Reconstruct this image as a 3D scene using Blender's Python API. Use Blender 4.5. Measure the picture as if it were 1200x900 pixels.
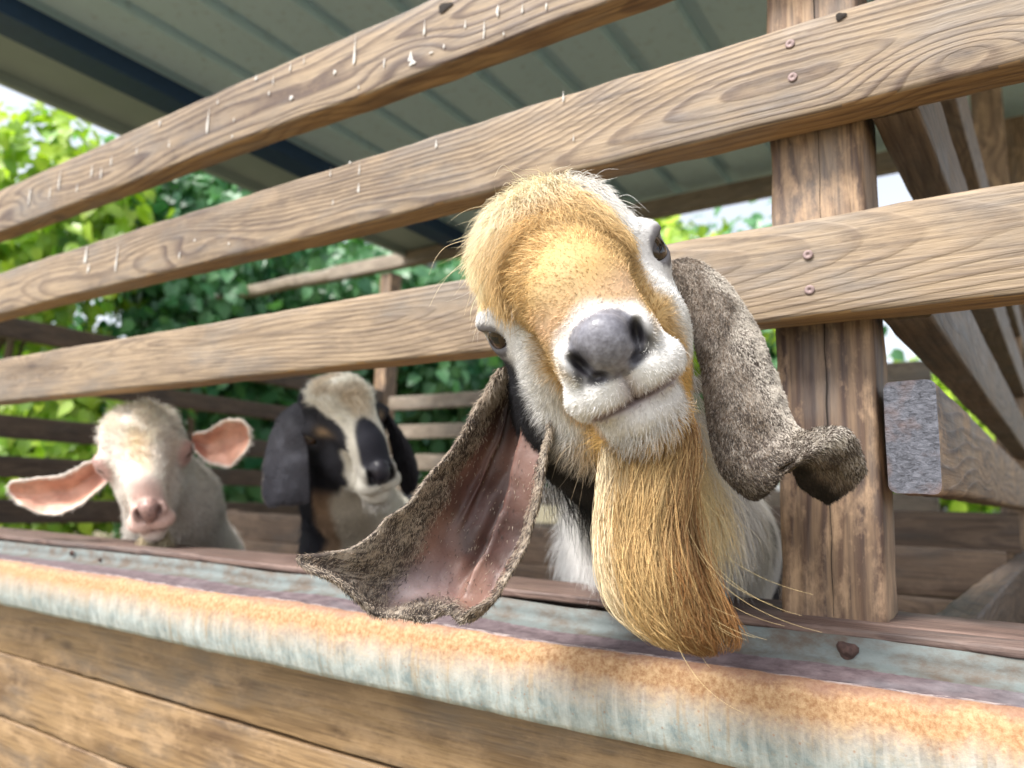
import bpy, math, random
import numpy as np
from mathutils import Matrix, Vector
for o in list(bpy.data.objects): bpy.data.objects.remove(o)
SC = bpy.context.scene
COL = SC.collection
# ------------------------------------------------------------------ camera
FPX = 866.67
RC = np.array([[0.83622649, -0.06161669, -0.54491159],
               [0.54766797, 0.1446057, 0.82410496],
               [0.02801871, -0.98756902, 0.15466861]])      # columns: camera right, down, forward
CAM = np.array([0.0, -0.64, 0.0])
def at(px, py, t):                       # point of the world seen at a pixel of the 1200x900 photograph, t metres deep
    return CAM + RC @ np.array([(px - 600) / FPX * t, (py - 450) / FPX * t, t])
def on_y(px, py, y):
    d = RC @ np.array([(px - 600) / FPX, (py - 450) / FPX, 1.0])
    return CAM + d * (y - CAM[1]) / d[1]
cd = bpy.data.cameras.new('camera'); co = bpy.data.objects.new('camera', cd); COL.objects.link(co)
M4 = Matrix.Identity(4)
for i in range(3):
    M4[i][0] = RC[i][0]; M4[i][1] = -RC[i][1]; M4[i][2] = -RC[i][2]; M4[i][3] = CAM[i]
co.matrix_world = M4
cd.sensor_width = 36; cd.lens = 26; cd.clip_end = 500; cd.clip_start = 0.02
cd.dof.use_dof = True; cd.dof.focus_distance = 0.50; cd.dof.aperture_fstop = 6.3
SC.camera = co
# ------------------------------------------------------------------ sky, sun, exposure
W = bpy.data.worlds.new('World'); SC.world = W; W.use_nodes = True
nt = W.node_tree; sky = nt.nodes.new('ShaderNodeTexSky'); sky.sky_type = 'NISHITA'; sky.sun_disc = False
SUN_EL, SUN_AZ = 54, 200                 # azimuth measured clockwise from +Y
sky.sun_elevation = math.radians(SUN_EL); sky.sun_rotation = math.radians(SUN_AZ)
sky.air_density = 1.0; sky.dust_density = 3.0
hs = nt.nodes.new('ShaderNodeHueSaturation'); hs.inputs['Saturation'].default_value = 0.35; hs.inputs['Value'].default_value = 1.6      # thin white overcast
bg = nt.nodes['Background']; nt.links.new(sky.outputs[0], hs.inputs['Color']); nt.links.new(hs.outputs[0], bg.inputs[0]); bg.inputs[1].default_value = 0.11
sl = bpy.data.lights.new('sun', 'SUN'); so = bpy.data.objects.new('sun', sl); COL.objects.link(so)
sl.energy = 2.6; sl.angle = math.radians(16); sl.color = (1, 0.96, 0.9)
sv = Vector((math.sin(math.radians(SUN_AZ)) * math.cos(math.radians(SUN_EL)), math.cos(math.radians(SUN_AZ)) * math.cos(math.radians(SUN_EL)), math.sin(math.radians(SUN_EL))))
so.rotation_euler = sv.to_track_quat('Z', 'Y').to_euler(); so.location = (0, -3, 6)
SC.view_settings.view_transform = 'Standard'; SC.view_settings.look = 'None'
SC.view_settings.exposure = 0.98; SC.view_settings.gamma = 1.0
SC.render.engine = 'CYCLES'
SC.cycles.max_bounces = 8; SC.cycles.diffuse_bounces = 4
# ------------------------------------------------------------------ helpers
def tag(o, label=None, cat=None, group=None, kind=None):
    if label: o['label'] = label
    if cat: o['category'] = cat
    if group: o['group'] = group
    if kind: o['kind'] = kind
    return o
def empty(name, loc, label, cat, group=None):
    o = bpy.data.objects.new(name, None); COL.objects.link(o); o.location = loc; o.empty_display_size = 0.05
    return tag(o, label, cat, group)
def link(name, me, mats, parent=None, smooth=True):
    o = bpy.data.objects.new(name, me); COL.objects.link(o)
    for m in (mats if isinstance(mats, (list, tuple)) else [mats]): me.materials.append(m)
    if smooth: me.shade_smooth()
    if parent is not None:
        o.parent = parent
        o.matrix_parent_inverse = Matrix.Translation(parent.location).inverted()
    return o
def mesh(name, V, F, mi=None, attrs=None):
    me = bpy.data.meshes.new(name)
    me.from_pydata([tuple(v) for v in np.asarray(V, dtype=float).tolist()] if not isinstance(V, list) else V, [], F if isinstance(F, list) else F.tolist())
    if mi is not None: me.polygons.foreach_set('material_index', np.asarray(mi, dtype=np.int32))
    if attrs:
        for k, a in attrs.items():
            at_ = me.attributes.new(k, 'FLOAT_COLOR', 'POINT'); c = np.ones((len(a), 4), np.float32); c[:, :3] = a
            at_.data.foreach_set('color', c.ravel())
    me.update(); return me
class MB:
    def __init__(s): s.v = []; s.f = []; s.m = []
    def add(s, V, F, m=0):
        b = len(s.v); s.v += [tuple(map(float, p)) for p in V]; s.f += [tuple(int(i) + b for i in q) for q in F]; s.m += [m] * len(F)
    def build(s, name, mats, parent=None, smooth=True):
        return link(name, mesh(name, s.v, s.f, s.m), mats, parent, smooth)
def hash3(i, j, k, seed):
    n = (i * 374761393 + j * 668265263 + k * 2147483647 + seed * 974634777) & 0xffffffff
    n = ((n ^ (n >> 13)) * 1274126177) & 0xffffffff
    return ((n ^ (n >> 16)) & 0xffff) / 65535.0
def vnoise(P, scale=1.0, seed=0):        # value noise in 0..1, P (n,3)
    P = np.asarray(P, float) * scale; i = np.floor(P).astype(np.int64); f = P - i; f = f * f * (3 - 2 * f); r = 0
    for a in (0, 1):
        for b in (0, 1):
            for c in (0, 1):
                w = (f[:, 0] if a else 1 - f[:, 0]) * (f[:, 1] if b else 1 - f[:, 1]) * (f[:, 2] if c else 1 - f[:, 2])
                r = r + w * hash3(i[:, 0] + a, i[:, 1] + b, i[:, 2] + c, seed)
    return r
def sstep(a, b, x):
    t = np.clip((x - a) / (b - a), 0, 1); return t * t * (3 - 2 * t)
def mixc(a, b, t):
    t = np.asarray(t)[..., None]; return np.asarray(a) * (1 - t) + np.asarray(b) * t
# ------------------------------------------------------------------ node helpers
class NG:
    def __init__(s, name):
        s.m = bpy.data.materials.new(name); s.m.use_nodes = True; s.t = s.m.node_tree; s.n = s.t.nodes
        s.b = s.n['Principled BSDF']
    def new(s, ty, **kw):
        n = s.n.new(ty)
        for k, v in kw.items(): setattr(n, k, v)
        return n
    def put(s, sock, v):
        if isinstance(v, bpy.types.NodeSocket): s.t.links.new(v, sock)
        elif v is not None:
            if hasattr(sock, 'default_value') and isinstance(v, (tuple, list)) and len(v) == 3 and len(sock.default_value) == 4: v = (*v, 1)
            sock.default_value = v
    def math(s, op, a, b=None, c=None, clamp=False):
        n = s.new('ShaderNodeMath', operation=op, use_clamp=clamp)
        s.put(n.inputs[0], a); s.put(n.inputs[1], b); s.put(n.inputs[2], c); return n.outputs[0]
    def mix(s, f, a, b, mode='MIX'):
        n = s.new('ShaderNodeMix', data_type='RGBA', blend_type=mode)
        s.put(n.inputs[0], f); s.put(n.inputs[6], a); s.put(n.inputs[7], b); return n.outputs[2]
    def noise(s, vec, scale, detail=4, rough=0.55, dist=0.0, out=0):
        n = s.new('ShaderNodeTexNoise'); s.put(n.inputs['Vector'], vec); n.inputs['Scale'].default_value = scale
        n.inputs['Detail'].default_value = detail; n.inputs['Roughness'].default_value = rough; n.inputs['Distortion'].default_value = dist
        return n.outputs[out]
    def ramp(s, f, pts):
        n = s.new('ShaderNodeValToRGB'); s.put(n.inputs[0], f); e = n.color_ramp.elements
        while len(e) < len(pts): e.new(0.5)
        for q, (p, c) in zip(e, pts):
            q.position = p; q.color = (*c, 1) if isinstance(c, (tuple, list)) else (c, c, c, 1)
        return n.outputs[0]
    def mapping(s, vec, scale=(1, 1, 1), loc=(0, 0, 0)):
        n = s.new('ShaderNodeMapping'); s.put(n.inputs[0], vec); s.put(n.inputs[3], scale); s.put(n.inputs[1], loc); return n.outputs[0]
    def obj(s): return s.new('ShaderNodeTexCoord').outputs['Object']
    def prop(s, name): return s.new('ShaderNodeAttribute', attribute_type='OBJECT', attribute_name=name).outputs['Fac']
    def attr(s, name): return s.new('ShaderNodeAttribute', attribute_type='GEOMETRY', attribute_name=name).outputs['Color']
    def sep(s, v):
        n = s.new('ShaderNodeSeparateXYZ'); s.put(n.inputs[0], v); return n.outputs
    def comb(s, x, y, z):
        n = s.new('ShaderNodeCombineXYZ'); s.put(n.inputs[0], x); s.put(n.inputs[1], y); s.put(n.inputs[2], z); return n.outputs[0]
    def bump(s, h, strength=0.3, dist=0.001, nrm=None):
        n = s.new('ShaderNodeBump'); s.put(n.inputs['Height'], h); n.inputs['Strength'].default_value = strength; n.inputs['Distance'].default_value = dist
        if nrm is not None: s.put(n.inputs['Normal'], nrm)
        return n.outputs[0]
    def out(s, col=None, rough=0.7, bump=None, metal=0.0, spec=0.5):
        s.put(s.b.inputs['Base Color'], col); s.put(s.b.inputs['Roughness'], rough); s.put(s.b.inputs['Metallic'], metal)
        s.put(s.b.inputs['Specular IOR Level'], spec)
        if bump is not None: s.put(s.b.inputs['Normal'], bump)
        return s.m
# ------------------------------------------------------------------ materials
def wood(name, light, mid, dark, ring=100.0, wear=0.35, stain=0.5, rough=0.62, warp=0.05, contrast=1.0, blotch=3.0):
    g = NG(name); p = g.obj(); seed = g.prop('seed')
    off = g.comb(g.math('MULTIPLY', seed, 3.7), g.math('MULTIPLY', seed, 1.3), g.math('MULTIPLY', seed, 2.1))
    v = g.new('ShaderNodeVectorMath', operation='ADD'); g.put(v.inputs[0], p); g.put(v.inputs[1], off); q = v.outputs[0]
    x, y, z = g.sep(p)[0:3]
    # growth rings: distance to a pith line that wanders along the plank
    n1 = g.noise(g.mapping(q, (1.7, 3, 3)), 1.0, 1.2, 0.45, 0.0, out=1); s1 = g.sep(n1)
    pith_y = g.math('ADD', g.math('MULTIPLY', g.math('SUBTRACT', s1[0], 0.5), 0.16), g.math('ADD', y, 0.045))
    pith_z = g.math('ADD', g.math('MULTIPLY', g.math('SUBTRACT', s1[1], 0.5), 0.14), g.math('SUBTRACT', z, g.math('MULTIPLY', g.math('SUBTRACT', g.math('FRACT', g.math('MULTIPLY', seed, 7.77)), 0.5), 0.07)))
    r = g.math('SQRT', g.math('ADD', g.math('MULTIPLY', pith_y, pith_y), g.math('MULTIPLY', pith_z, pith_z)))
    kn = g.new('ShaderNodeTexVoronoi'); g.put(kn.inputs['Vector'], g.mapping(q, (2.2, 3, 7))); kn.inputs['Scale'].default_value = 1.5
    kd = kn.outputs['Distance']; knot = g.math('SUBTRACT', 1.0, g.math('SMOOTH_MIN', g.math('DIVIDE', kd, 0.34), 1.0, 0.25))
    r2 = g.math('ADD', r, g.math('MULTIPLY', knot, 0.035))
    fr = g.math('FRACT', g.math('MULTIPLY', r2, g.math('MULTIPLY', g.prop('ring'), ring)))
    ringv = g.ramp(fr, [(0.0, 0.0), (0.45, 0.12), (0.78, 1.0), (0.90, 0.9), (1.0, 0.0)])
    fib = g.noise(g.mapping(q, (9, 260, 260)), 1.0, 3, 0.6)
    fine = g.noise(g.mapping(q, (60, 700, 700)), 1.0, 2, 0.6)
    gw = g.noise(g.mapping(q, (4, 14, 14)), 1.0, 4, 0.65)
    big = g.noise(g.mapping(q, (2.5, 9, 9)), blotch / 3.0, 5, 0.6)
    c = g.mix(g.math('MULTIPLY', ringv, g.math('MULTIPLY', g.ramp(big, [(0.3, 0.45), (0.65, 1.0)]), g.math('MULTIPLY', g.prop('grain'), contrast)), clamp=False), light, mid)
    c = g.mix(g.ramp(fib, [(0.42, 0.0), (0.72, 0.75)]), c, dark)
    c = g.mix(g.ramp(kd, [(0.03, 0.85), (0.09, 0.0)]), c, dark)
    c = g.mix(g.math('MULTIPLY', g.ramp(big, [(0.5, 0.0), (0.72, 1.0)]), stain), c, dark)
    c = g.mix(g.ramp(gw, [(0.50, 0.0), (0.68, 0.55)]), c, tuple(0.62 * (sum(light) / 3 * 0.75 + 0.25 * k) for k in light))
    c = g.mix(g.ramp(g.noise(g.mapping(q, (7, 40, 40)), 1.0, 5, 0.7), [(0.58, 0.0), (0.70, 0.6)]), c, dark)
    ed = g.noise(g.mapping(q, (14, 30, 30)), 1.0, 6, 0.7)
    c = g.mix(g.math('MULTIPLY', g.ramp(ed, [(0.5, 0.0), (0.66, 1.0)]), wear), c, tuple(min(1, k * 1.45 + 0.03) for k in light))
    c = g.mix(g.ramp(fine, [(0.55, 0.0), (0.8, 0.35)]), c, dark)
    h = g.math('ADD', g.math('MULTIPLY', ringv, 0.6), g.math('ADD', fib, g.math('MULTIPLY', fine, 0.5)))
    return g.out(c, g.ramp(ed, [(0.3, rough - 0.12), (0.7, rough + 0.15)]), g.bump(h, 0.55, 0.0012))
W_RAIL = wood('weathered_rail_wood', (0.325, 0.240, 0.152), (0.088, 0.050, 0.030), (0.06, 0.036, 0.025), wear=0.22)
W_UNDER = wood('rail_underside_wood', (0.42, 0.26, 0.115), (0.25, 0.14, 0.06), (0.09, 0.05, 0.03), wear=0.1)  # warmer brown for the downward faces of the front rails
W_POST = wood('post_wood', (0.37, 0.245, 0.145), (0.14, 0.08, 0.048), (0.035, 0.02, 0.02), ring=70, wear=0.7, stain=0.9)
W_DARK = wood('dark_pen_wood', (0.15, 0.10, 0.066), (0.07, 0.044, 0.03), (0.035, 0.024, 0.018), ring=80)  # dark brown timber for inner rails, boards and floor
W_PALE = wood('pale_pen_wood', (0.34, 0.28, 0.215), (0.19, 0.14, 0.10), (0.08, 0.06, 0.045), ring=80)
W_BRACE = wood('brown_brace_wood', (0.21, 0.15, 0.10), (0.11, 0.072, 0.045), (0.045, 0.03, 0.02), ring=90)
W_WALL = wood('trough_wall_wood', (0.31, 0.20, 0.10), (0.21, 0.125, 0.058), (0.08, 0.043, 0.022), ring=26, contrast=0.4, wear=0.5, stain=0.9, rough=0.45, blotch=4)
W_SILL = wood('worn_sill_wood', (0.19, 0.125, 0.10), (0.08, 0.042, 0.034), (0.035, 0.018, 0.016), ring=120)
def m_endgrain():
    g = NG('weathered_end_grain'); p = g.obj()
    a = g.noise(g.mapping(p, (300, 170, 330)), 1.0, 5, 0.75, 0.8); b = g.noise(p, 28, 4)
    c = g.mix(g.ramp(a, [(0.35, 0.0), (0.62, 1.0)]), (0.03, 0.032, 0.042), (0.165, 0.172, 0.205))
    c = g.mix(g.ramp(b, [(0.5, 0.0), (0.68, 0.7)]), c, (0.19, 0.12, 0.10))
    return g.out(c, 0.75, g.bump(a, 0.8, 0.002))
END = m_endgrain()
def plain(name, col, rough=0.6, metal=0.0, var=0.25, sc=40, bs=0.2):
    g = NG(name); p = g.obj(); n = g.noise(p, sc, 5)
    c = g.mix(n, tuple(k * (1 - var) for k in col), tuple(min(1, k * (1 + var)) for k in col))
    return g.out(c, rough, g.bump(n, bs, 0.001), metal)
SCREW = plain('rusty_screw', (0.24, 0.17, 0.16), 0.6, 0.2, 0.5, 400)
RUSTB = plain('rusty_bolt_iron', (0.075, 0.042, 0.035), 0.8, 0.2, 0.7, 250, 0.8)
DROP = plain('dried_dropping', (0.56, 0.53, 0.49), 0.7, 0, 0.12, 300)
CRUST = plain('mineral_crust', (0.50, 0.41, 0.37), 0.8, 0, 0.25, 500)
HOLE = plain('dark_knot_hole', (0.02, 0.014, 0.01), 0.9)
def m_tray():
    g = NG('rusty_galvanised_steel'); p = g.obj(); x, y, z = g.sep(p)[0:3]
    streak = g.noise(g.mapping(p, (26, 26, 5)), 1.0, 6, 0.65); fine = g.noise(p, 240, 4, 0.7); bl = g.noise(g.mapping(p, (60, 60, 34)), 1.0, 5, 0.7)
    big = g.noise(g.mapping(p, (4, 8, 8)), 1.0, 4)
    # rust has crept down from the rim by an uneven amount
    zz = g.math('ADD', z, g.math('MULTIPLY', g.math('SUBTRACT', g.math('ADD', g.math('MULTIPLY', streak, 0.7), g.math('MULTIPLY', bl, 0.45)), 0.55), 0.030))
    zz = g.math('ADD', zz, g.math('MULTIPLY', g.math('SUBTRACT', big, 0.5), 0.02))
    f = g.math('MULTIPLY', g.math('ADD', zz, 0.064), 1 / 0.064)
    steel = g.mix(g.ramp(bl, [(0.35, 0.0), (0.65, 1.0)]), (0.24, 0.30, 0.31), (0.54, 0.60, 0.59))
    steel = g.mix(g.ramp(fine, [(0.5, 0.0), (0.7, 0.5)]), steel, (0.42, 0.36, 0.27))
    drip = g.noise(g.mapping(p, (110, 30, 7)), 1.0, 4, 0.6)
    steel = g.mix(g.ramp(drip, [(0.54, 0.0), (0.70, 0.5)]), steel, (0.74, 0.78, 0.76))
    steel = g.mix(g.ramp(drip, [(0.30, 0.7), (0.42, 0.0)]), steel, (0.34, 0.28, 0.19))
    rust = g.mix(g.ramp(fine, [(0.35, 0.0), (0.65, 1.0)]), (0.29, 0.145, 0.06), (0.50, 0.33, 0.175))
    c = g.mix(g.ramp(f, [(0.22, 0.0), (0.48, 0.45), (0.74, 1.0)]), steel, rust)
    c = g.mix(g.ramp(f, [(0.9, 0.0), (1.0, 0.6)]), c, (0.20, 0.10, 0.085))
    sp = g.new('ShaderNodeTexVoronoi'); g.put(sp.inputs['Vector'], p); sp.inputs['Scale'].default_value = 130
    c = g.mix(g.ramp(sp.outputs['Distance'], [(0.05, 0.55), (0.16, 0.0)]), c, (0.35, 0.16, 0.08))
    # the flat ledge behind the rim: dark bare rust
    led = g.mix(g.ramp(bl, [(0.35, 0.0), (0.7, 1.0)]), (0.085, 0.058, 0.066), (0.22, 0.17, 0.18))
    led = g.mix(g.ramp(big, [(0.55, 0.0), (0.75, 0.6)]), led, (0.30, 0.33, 0.36))
    c = g.mix(g.math('GREATER_THAN', g.math('ADD', y, g.math('MULTIPLY', bl, 0.004)), -0.0705), c, led)
    cr = g.math('MULTIPLY', g.ramp(g.math('ABSOLUTE', g.math('ADD', y, g.math('ADD', 0.0705, g.math('MULTIPLY', g.math('SUBTRACT', bl, 0.5), 0.006)))), [(0.0012, 1.0), (0.0034, 0.0)]), g.ramp(g.noise(g.mapping(p, (55, 200, 200)), 1.0, 5, 0.75), [(0.46, 0.0), (0.56, 0.85)]))
    c = g.mix(cr, c, (0.52, 0.44, 0.41))
    # the upright strip under the sill: pale zinc bloom over rust
    st = g.mix(g.ramp(g.noise(g.mapping(p, (30, 30, 60)), 1.0, 6, 0.7), [(0.36, 0.0), (0.6, 1.0)]), (0.11, 0.085, 0.065), (0.155, 0.18, 0.175))
    c = g.mix(g.math('GREATER_THAN', g.math('ADD', y, g.math('MULTIPLY', g.math('SUBTRACT', bl, 0.5), 0.012)), -0.024), c, st)
    h = g.math('ADD', fine, g.math('MULTIPLY', bl, 2))
    return g.out(c, g.ramp(f, [(0.3, 0.42), (0.8, 0.7)]), g.bump(h, 0.45, 0.001), 0.12)
TRAY = m_tray()
def m_roof():
    g = NG('painted_roof_sheet'); p = g.obj(); n = g.noise(g.mapping(p, (3, 1, 1)), 2.0, 5); n2 = g.noise(p, 30, 4)
    c = g.mix(n, (0.46, 0.64, 0.72), (0.57, 0.75, 0.83)); c = g.mix(g.ramp(n2, [(0.55, 0.0), (0.75, 0.3)]), c, (0.16, 0.15, 0.12))
    return g.out(c, 0.5, g.bump(n2, 0.1, 0.001), 0.1)
ROOF = m_roof()
BLUE = plain('blue_steel_beam', (0.025, 0.06, 0.14), 0.45, 0.2)
TRIM = plain('grey_roof_trim', (0.30, 0.37, 0.36), 0.5, 0.1, 0.15, 6)
GROUND = None
def m_ground():
    g = NG('trodden_earth'); p = g.obj(); n = g.noise(p, 3, 6); n2 = g.noise(p, 60, 5, 0.7)
    c = g.mix(n, (0.16, 0.11, 0.07), (0.10, 0.13, 0.05)); c = g.mix(g.ramp(n2, [(0.4, 0.0), (0.7, 1.0)]), c, (0.24, 0.18, 0.11))
    return g.out(c, 0.95, g.bump(n2, 0.8, 0.01))
def m_leaf(name, a, b, c_):
    g = NG(name); r = g.attr('tone'); n = g.noise(g.obj(), 2.0, 3)
    rr = g.sep(r)
    c = g.mix(rr[0], a, b); c = g.mix(g.ramp(n, [(0.55, 0.0), (0.7, 0.8)]), c, c_)
    g.out(c, 0.38, None, 0, 0.6)
    tr = g.new('ShaderNodeBsdfTranslucent'); g.put(tr.inputs[0], g.mix(1.0, c, (1.3, 1.5, 0.5), 'MULTIPLY'))
    ms = g.new('ShaderNodeMixShader'); ms.inputs[0].default_value = 0.35
    g.t.links.new(g.b.outputs[0], ms.inputs[1]); g.t.links.new(tr.outputs[0], ms.inputs[2])
    g.t.links.new(ms.outputs[0], g.n['Material Output'].inputs[0]); return g.m
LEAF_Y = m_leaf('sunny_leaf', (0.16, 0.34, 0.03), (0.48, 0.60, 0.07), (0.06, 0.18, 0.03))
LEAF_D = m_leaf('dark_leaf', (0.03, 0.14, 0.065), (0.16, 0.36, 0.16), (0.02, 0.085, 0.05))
BARK = plain('bark', (0.12, 0.085, 0.06), 0.9, 0, 0.4, 30, 0.8)
def m_coat(name='goat_coat', rough=0.75):
    g = NG(name); c = g.attr('col'); n = g.noise(g.obj(), 420, 3)
    return g.out(g.mix(g.math('MULTIPLY', n, 0.35), c, (0.05, 0.04, 0.035), 'MIX'), rough, g.bump(n, 0.35, 0.0008), 0, 0.25)
COAT = m_coat()
def m_skin():
    g = NG('ear_skin'); c = g.attr('col'); p = g.obj(); n = g.noise(p, 160, 5, 0.65); n2 = g.noise(p, 45, 4)
    c = g.mix(g.ramp(n2, [(0.4, 0.0), (0.7, 0.35)]), c, (0.14, 0.06, 0.05))
    g.out(c, 0.45, g.bump(n, 0.5, 0.0012), 0, 0.4)
    g.b.inputs['Subsurface Weight'].default_value = 0.15; g.b.inputs['Subsurface Scale'].default_value = 0.004
    g.b.inputs['Subsurface Radius'].default_value = (1, 0.4, 0.25)
    return g.m
SKIN = m_skin()
def m_nose():
    g = NG('nose_leather'); c = g.attr('col'); p = g.obj()
    v = g.new('ShaderNodeTexVoronoi'); g.put(v.inputs['Vector'], p); v.inputs['Scale'].default_value = 420
    return g.out(g.mix(g.noise(p, 250, 3), c, (0.04, 0.035, 0.045)), 0.38, g.bump(v.outputs['Distance'], 0.3, 0.0006), 0, 0.4)
NOSE = m_nose()
def m_hair(rough=0.55):
    g = NG('goat_hair'); c = g.attr('hcol'); return g.out(c, rough, None, 0, 0.35)
HAIR = m_hair()
def m_eye():
    g = NG('goat_eye'); x, y, z = g.sep(g.obj())[0:3]     # x along the slit, z out of the head
    r = g.math('SQRT', g.math('ADD', g.math('MULTIPLY', x, x), g.math('MULTIPLY', y, y)))
    rn = g.math('DIVIDE', r, 0.0165)
    c = g.ramp(rn, [(0.0, (0.055, 0.03, 0.014)), (0.6, (0.035, 0.02, 0.01)), (0.78, (0.008, 0.006, 0.006)), (1.0, (0.02, 0.012, 0.012))])
    pup = g.math('MULTIPLY', g.math('LESS_THAN', g.math('ABSOLUTE', x), 0.0068), g.math('LESS_THAN', g.math('ABSOLUTE', y), 0.0027))
    c = g.mix(pup, c, (0.004, 0.004, 0.006))
    g.out(c, 0.06, None, 0, 0.4); g.b.inputs['Coat Weight'].default_value = 0.35; g.b.inputs['Coat Roughness'].default_value = 0.02
    return g.m
EYE = m_eye()
# ------------------------------------------------------------------ setting
bm_ = MB(); bm_.add([(-150, -60, -1.1), (150, -60, -1.1), (150, 240, -1.1), (-150, 240, -1.1)], [(0, 1, 2, 3)])
tag(bm_.build('ground', m_ground(), None, False), kind='structure')
# ------------------------------------------------------------------ planks
def plank_mesh(L, H, T, bev=0.004, seed=0, step=0.02, amp=0.0007, endmat=0):
    """length along X, height along Z, thickness along Y, centred; rounded and slightly uneven"""
    b = min(bev, H / 3, T / 3); pts = []
    for cx, cz, a0 in ((T / 2 - b, H / 2 - b, 0), (-T / 2 + b, H / 2 - b, 90), (-T / 2 + b, -H / 2 + b, 180), (T / 2 - b, -H / 2 + b, 270)):
        for k in range(4):
            a = math.radians(a0 + 30 * k); pts.append((cx + b * math.cos(a), cz + b * math.sin(a)))
        # intermediate points along the following side
        nx = {0: (-T / 2 + b, H / 2), 90: (-T / 2, -H / 2 + b), 180: (T / 2 - b, -H / 2), 270: (T / 2, H / 2 - b)}[a0]
        last = pts[-1]
        for k in (1, 2, 3): pts.append((last[0] + (nx[0] - last[0]) * k / 4, last[1] + (nx[1] - last[1]) * k / 4))
    n = max(2, int(L / step)); m = len(pts); P = np.array(pts)
    xs = np.linspace(-L / 2, L / 2, n + 1)
    V = np.zeros(((n + 1), m, 3)); V[:, :, 0] = xs[:, None]; V[:, :, 1] = P[None, :, 0]; V[:, :, 2] = P[None, :, 1]
    V = V.reshape(-1, 3)
    Q = V + seed * 3.1
    d = (vnoise(Q, 22, seed) - 0.5) * 2 * amp + (vnoise(Q * [1, 3, 3], 90, seed + 5) - 0.5) * amp * 0.8
    c = V.copy(); c[:, 0] = 0; c /= (np.linalg.norm(c, axis=1, keepdims=True) + 1e-9)
    V = V + c * d[:, None]
    V[:, 2] += (vnoise(np.c_[Q[:, 0], Q[:, 0] * 0, Q[:, 0] * 0], 3, seed + 9) - 0.5) * amp * 3
    F = []; mi = []
    for i in range(n):
        for j in range(m):
            F.append((i * m + j, i * m + (j + 1) % m, (i + 1) * m + (j + 1) % m, (i + 1) * m + j)); mi.append(0)
    F.append(tuple(range(m - 1, -1, -1))); mi.append(endmat); F.append(tuple(n * m + j for j in range(m))); mi.append(endmat)
    # rounded pts above run counter-clockwise seen from +X, so side faces already point outwards
    return V.tolist(), F, mi
SEEDN = [0]
def plank(name, a, b, H, T, mat, parent=None, seed=None, up=(0, 0, 1), **kw):
    """plank whose long axis runs from a to b (centre line)"""
    SEEDN[0] += 1; seed = SEEDN[0] if seed is None else seed
    a = Vector(a); b = Vector(b); L = (b - a).length
    V, F, mi = plank_mesh(L, H, T, seed=seed, **kw)
    me = mesh(name, V, F, mi)
    X = (b - a).normalized(); U = Vector(up); Y = U.cross(X).normalized(); Z = X.cross(Y)
    mats = mat if isinstance(mat, list) else [mat]
    o = bpy.data.objects.new(name, me); COL.objects.link(o)
    for m in mats: me.materials.append(m)
    me.shade_smooth(); me.set_sharp_from_angle(angle=math.radians(50))
    R = Matrix((X, Y, Z)).transposed().to_4x4(); R.translation = (a + b) / 2
    if parent is not None: o.parent = parent; R = Matrix.Translation(parent.location).inverted() @ R
    o.matrix_local = R; o['seed'] = float((seed * 0.6180339) % 1.0 * 10); o['grain'] = 1.0; o['ring'] = 1.0; return o
def screw(parent, p, r=0.0042, nrm=(0, -1, 0)):
    m = MB(); N = 14; V = []; F = []
    rings = [(r, 0.0), (r, 0.0006), (r * 0.85, 0.001), (r * 0.3, 0.001), (r * 0.22, 0.0004)]
    for rr, h in rings:
        for k in range(N): a = 2 * math.pi * k / N; V.append((rr * math.cos(a), -h, rr * math.sin(a)))
    for i in range(len(rings) - 1):
        for k in range(N): F.append((i * N + k, i * N + (k + 1) % N, (i + 1) * N + (k + 1) % N, (i + 1) * N + k))
    F.append(tuple((len(rings) - 1) * N + k for k in range(N)))
    m.add([(x + p[0], y + p[1], z + p[2]) for x, y, z in V], F)
    o = m.build('screw', SCREW, parent)
    return o
# front fence -----------------------------------------------------------------
fence = empty('rail_fence', (-0.9, 0.02, -0.09), 'front fence of wide weathered brown rails screwed to a thick post, goats looking through it', 'fence')
def rail(z0, z1, T, seed, x0=-3.3, x1=0.62):
    return plank('rail', (x0, T / 2, (z0 + z1) / 2), (x1, T / 2, (z0 + z1) / 2), z1 - z0, T, W_RAIL, fence, seed, bev=0.005, step=0.014, amp=0.0012)
R1 = rail(0.5225, 0.622, 0.038, 3); R2 = rail(0.3405, 0.4310, 0.038, 11); R3 = rail(0.1575, 0.2445, 0.036, 23); R1['grain'] = 1.25; R2['grain'] = 1.0; R3['grain'] = 0.5; R1['ring'] = 0.95; R2['ring'] = 1.7; R3['ring'] = 2.1
for r_ in (R1, R2, R3):          # downward faces get a second, warmer brown
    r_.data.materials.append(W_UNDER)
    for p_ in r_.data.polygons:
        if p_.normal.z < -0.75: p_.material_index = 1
plank('post', (-0.124, 0.081, -1.1), (-0.124, 0.081, 1.46), 0.084, 0.082, W_POST, fence, 5, up=(0, 1, 0), bev=0.006, step=0.02, amp=0.0015)
plank('post', (-3.18, 0.083, -1.1), (-3.18, 0.083, 1.46), 0.09, 0.09, W_POST, fence, 6, up=(0, 1, 0), bev=0.006, step=0.05)
mb = MB(); V = []
for k in range(40):                     # drying split down the post
    z = -0.088 + 0.63 * k / 39; x = -0.123 + 0.0035 * k / 39 + 0.0007 * math.sin(k * 1.9) * math.sin(k * 0.37); w_ = 0.0002 + 0.0005 * abs(math.sin(k * 0.7)) * abs(math.sin(k * 0.13)); V += [(x - w_, 0.0392, z), (x + w_, 0.0392, z)]
mb.add(V, [(2 * k, 2 * k + 1, 2 * k + 3, 2 * k + 2) for k in range(39)]); mb.build('split', HOLE, fence)
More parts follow.
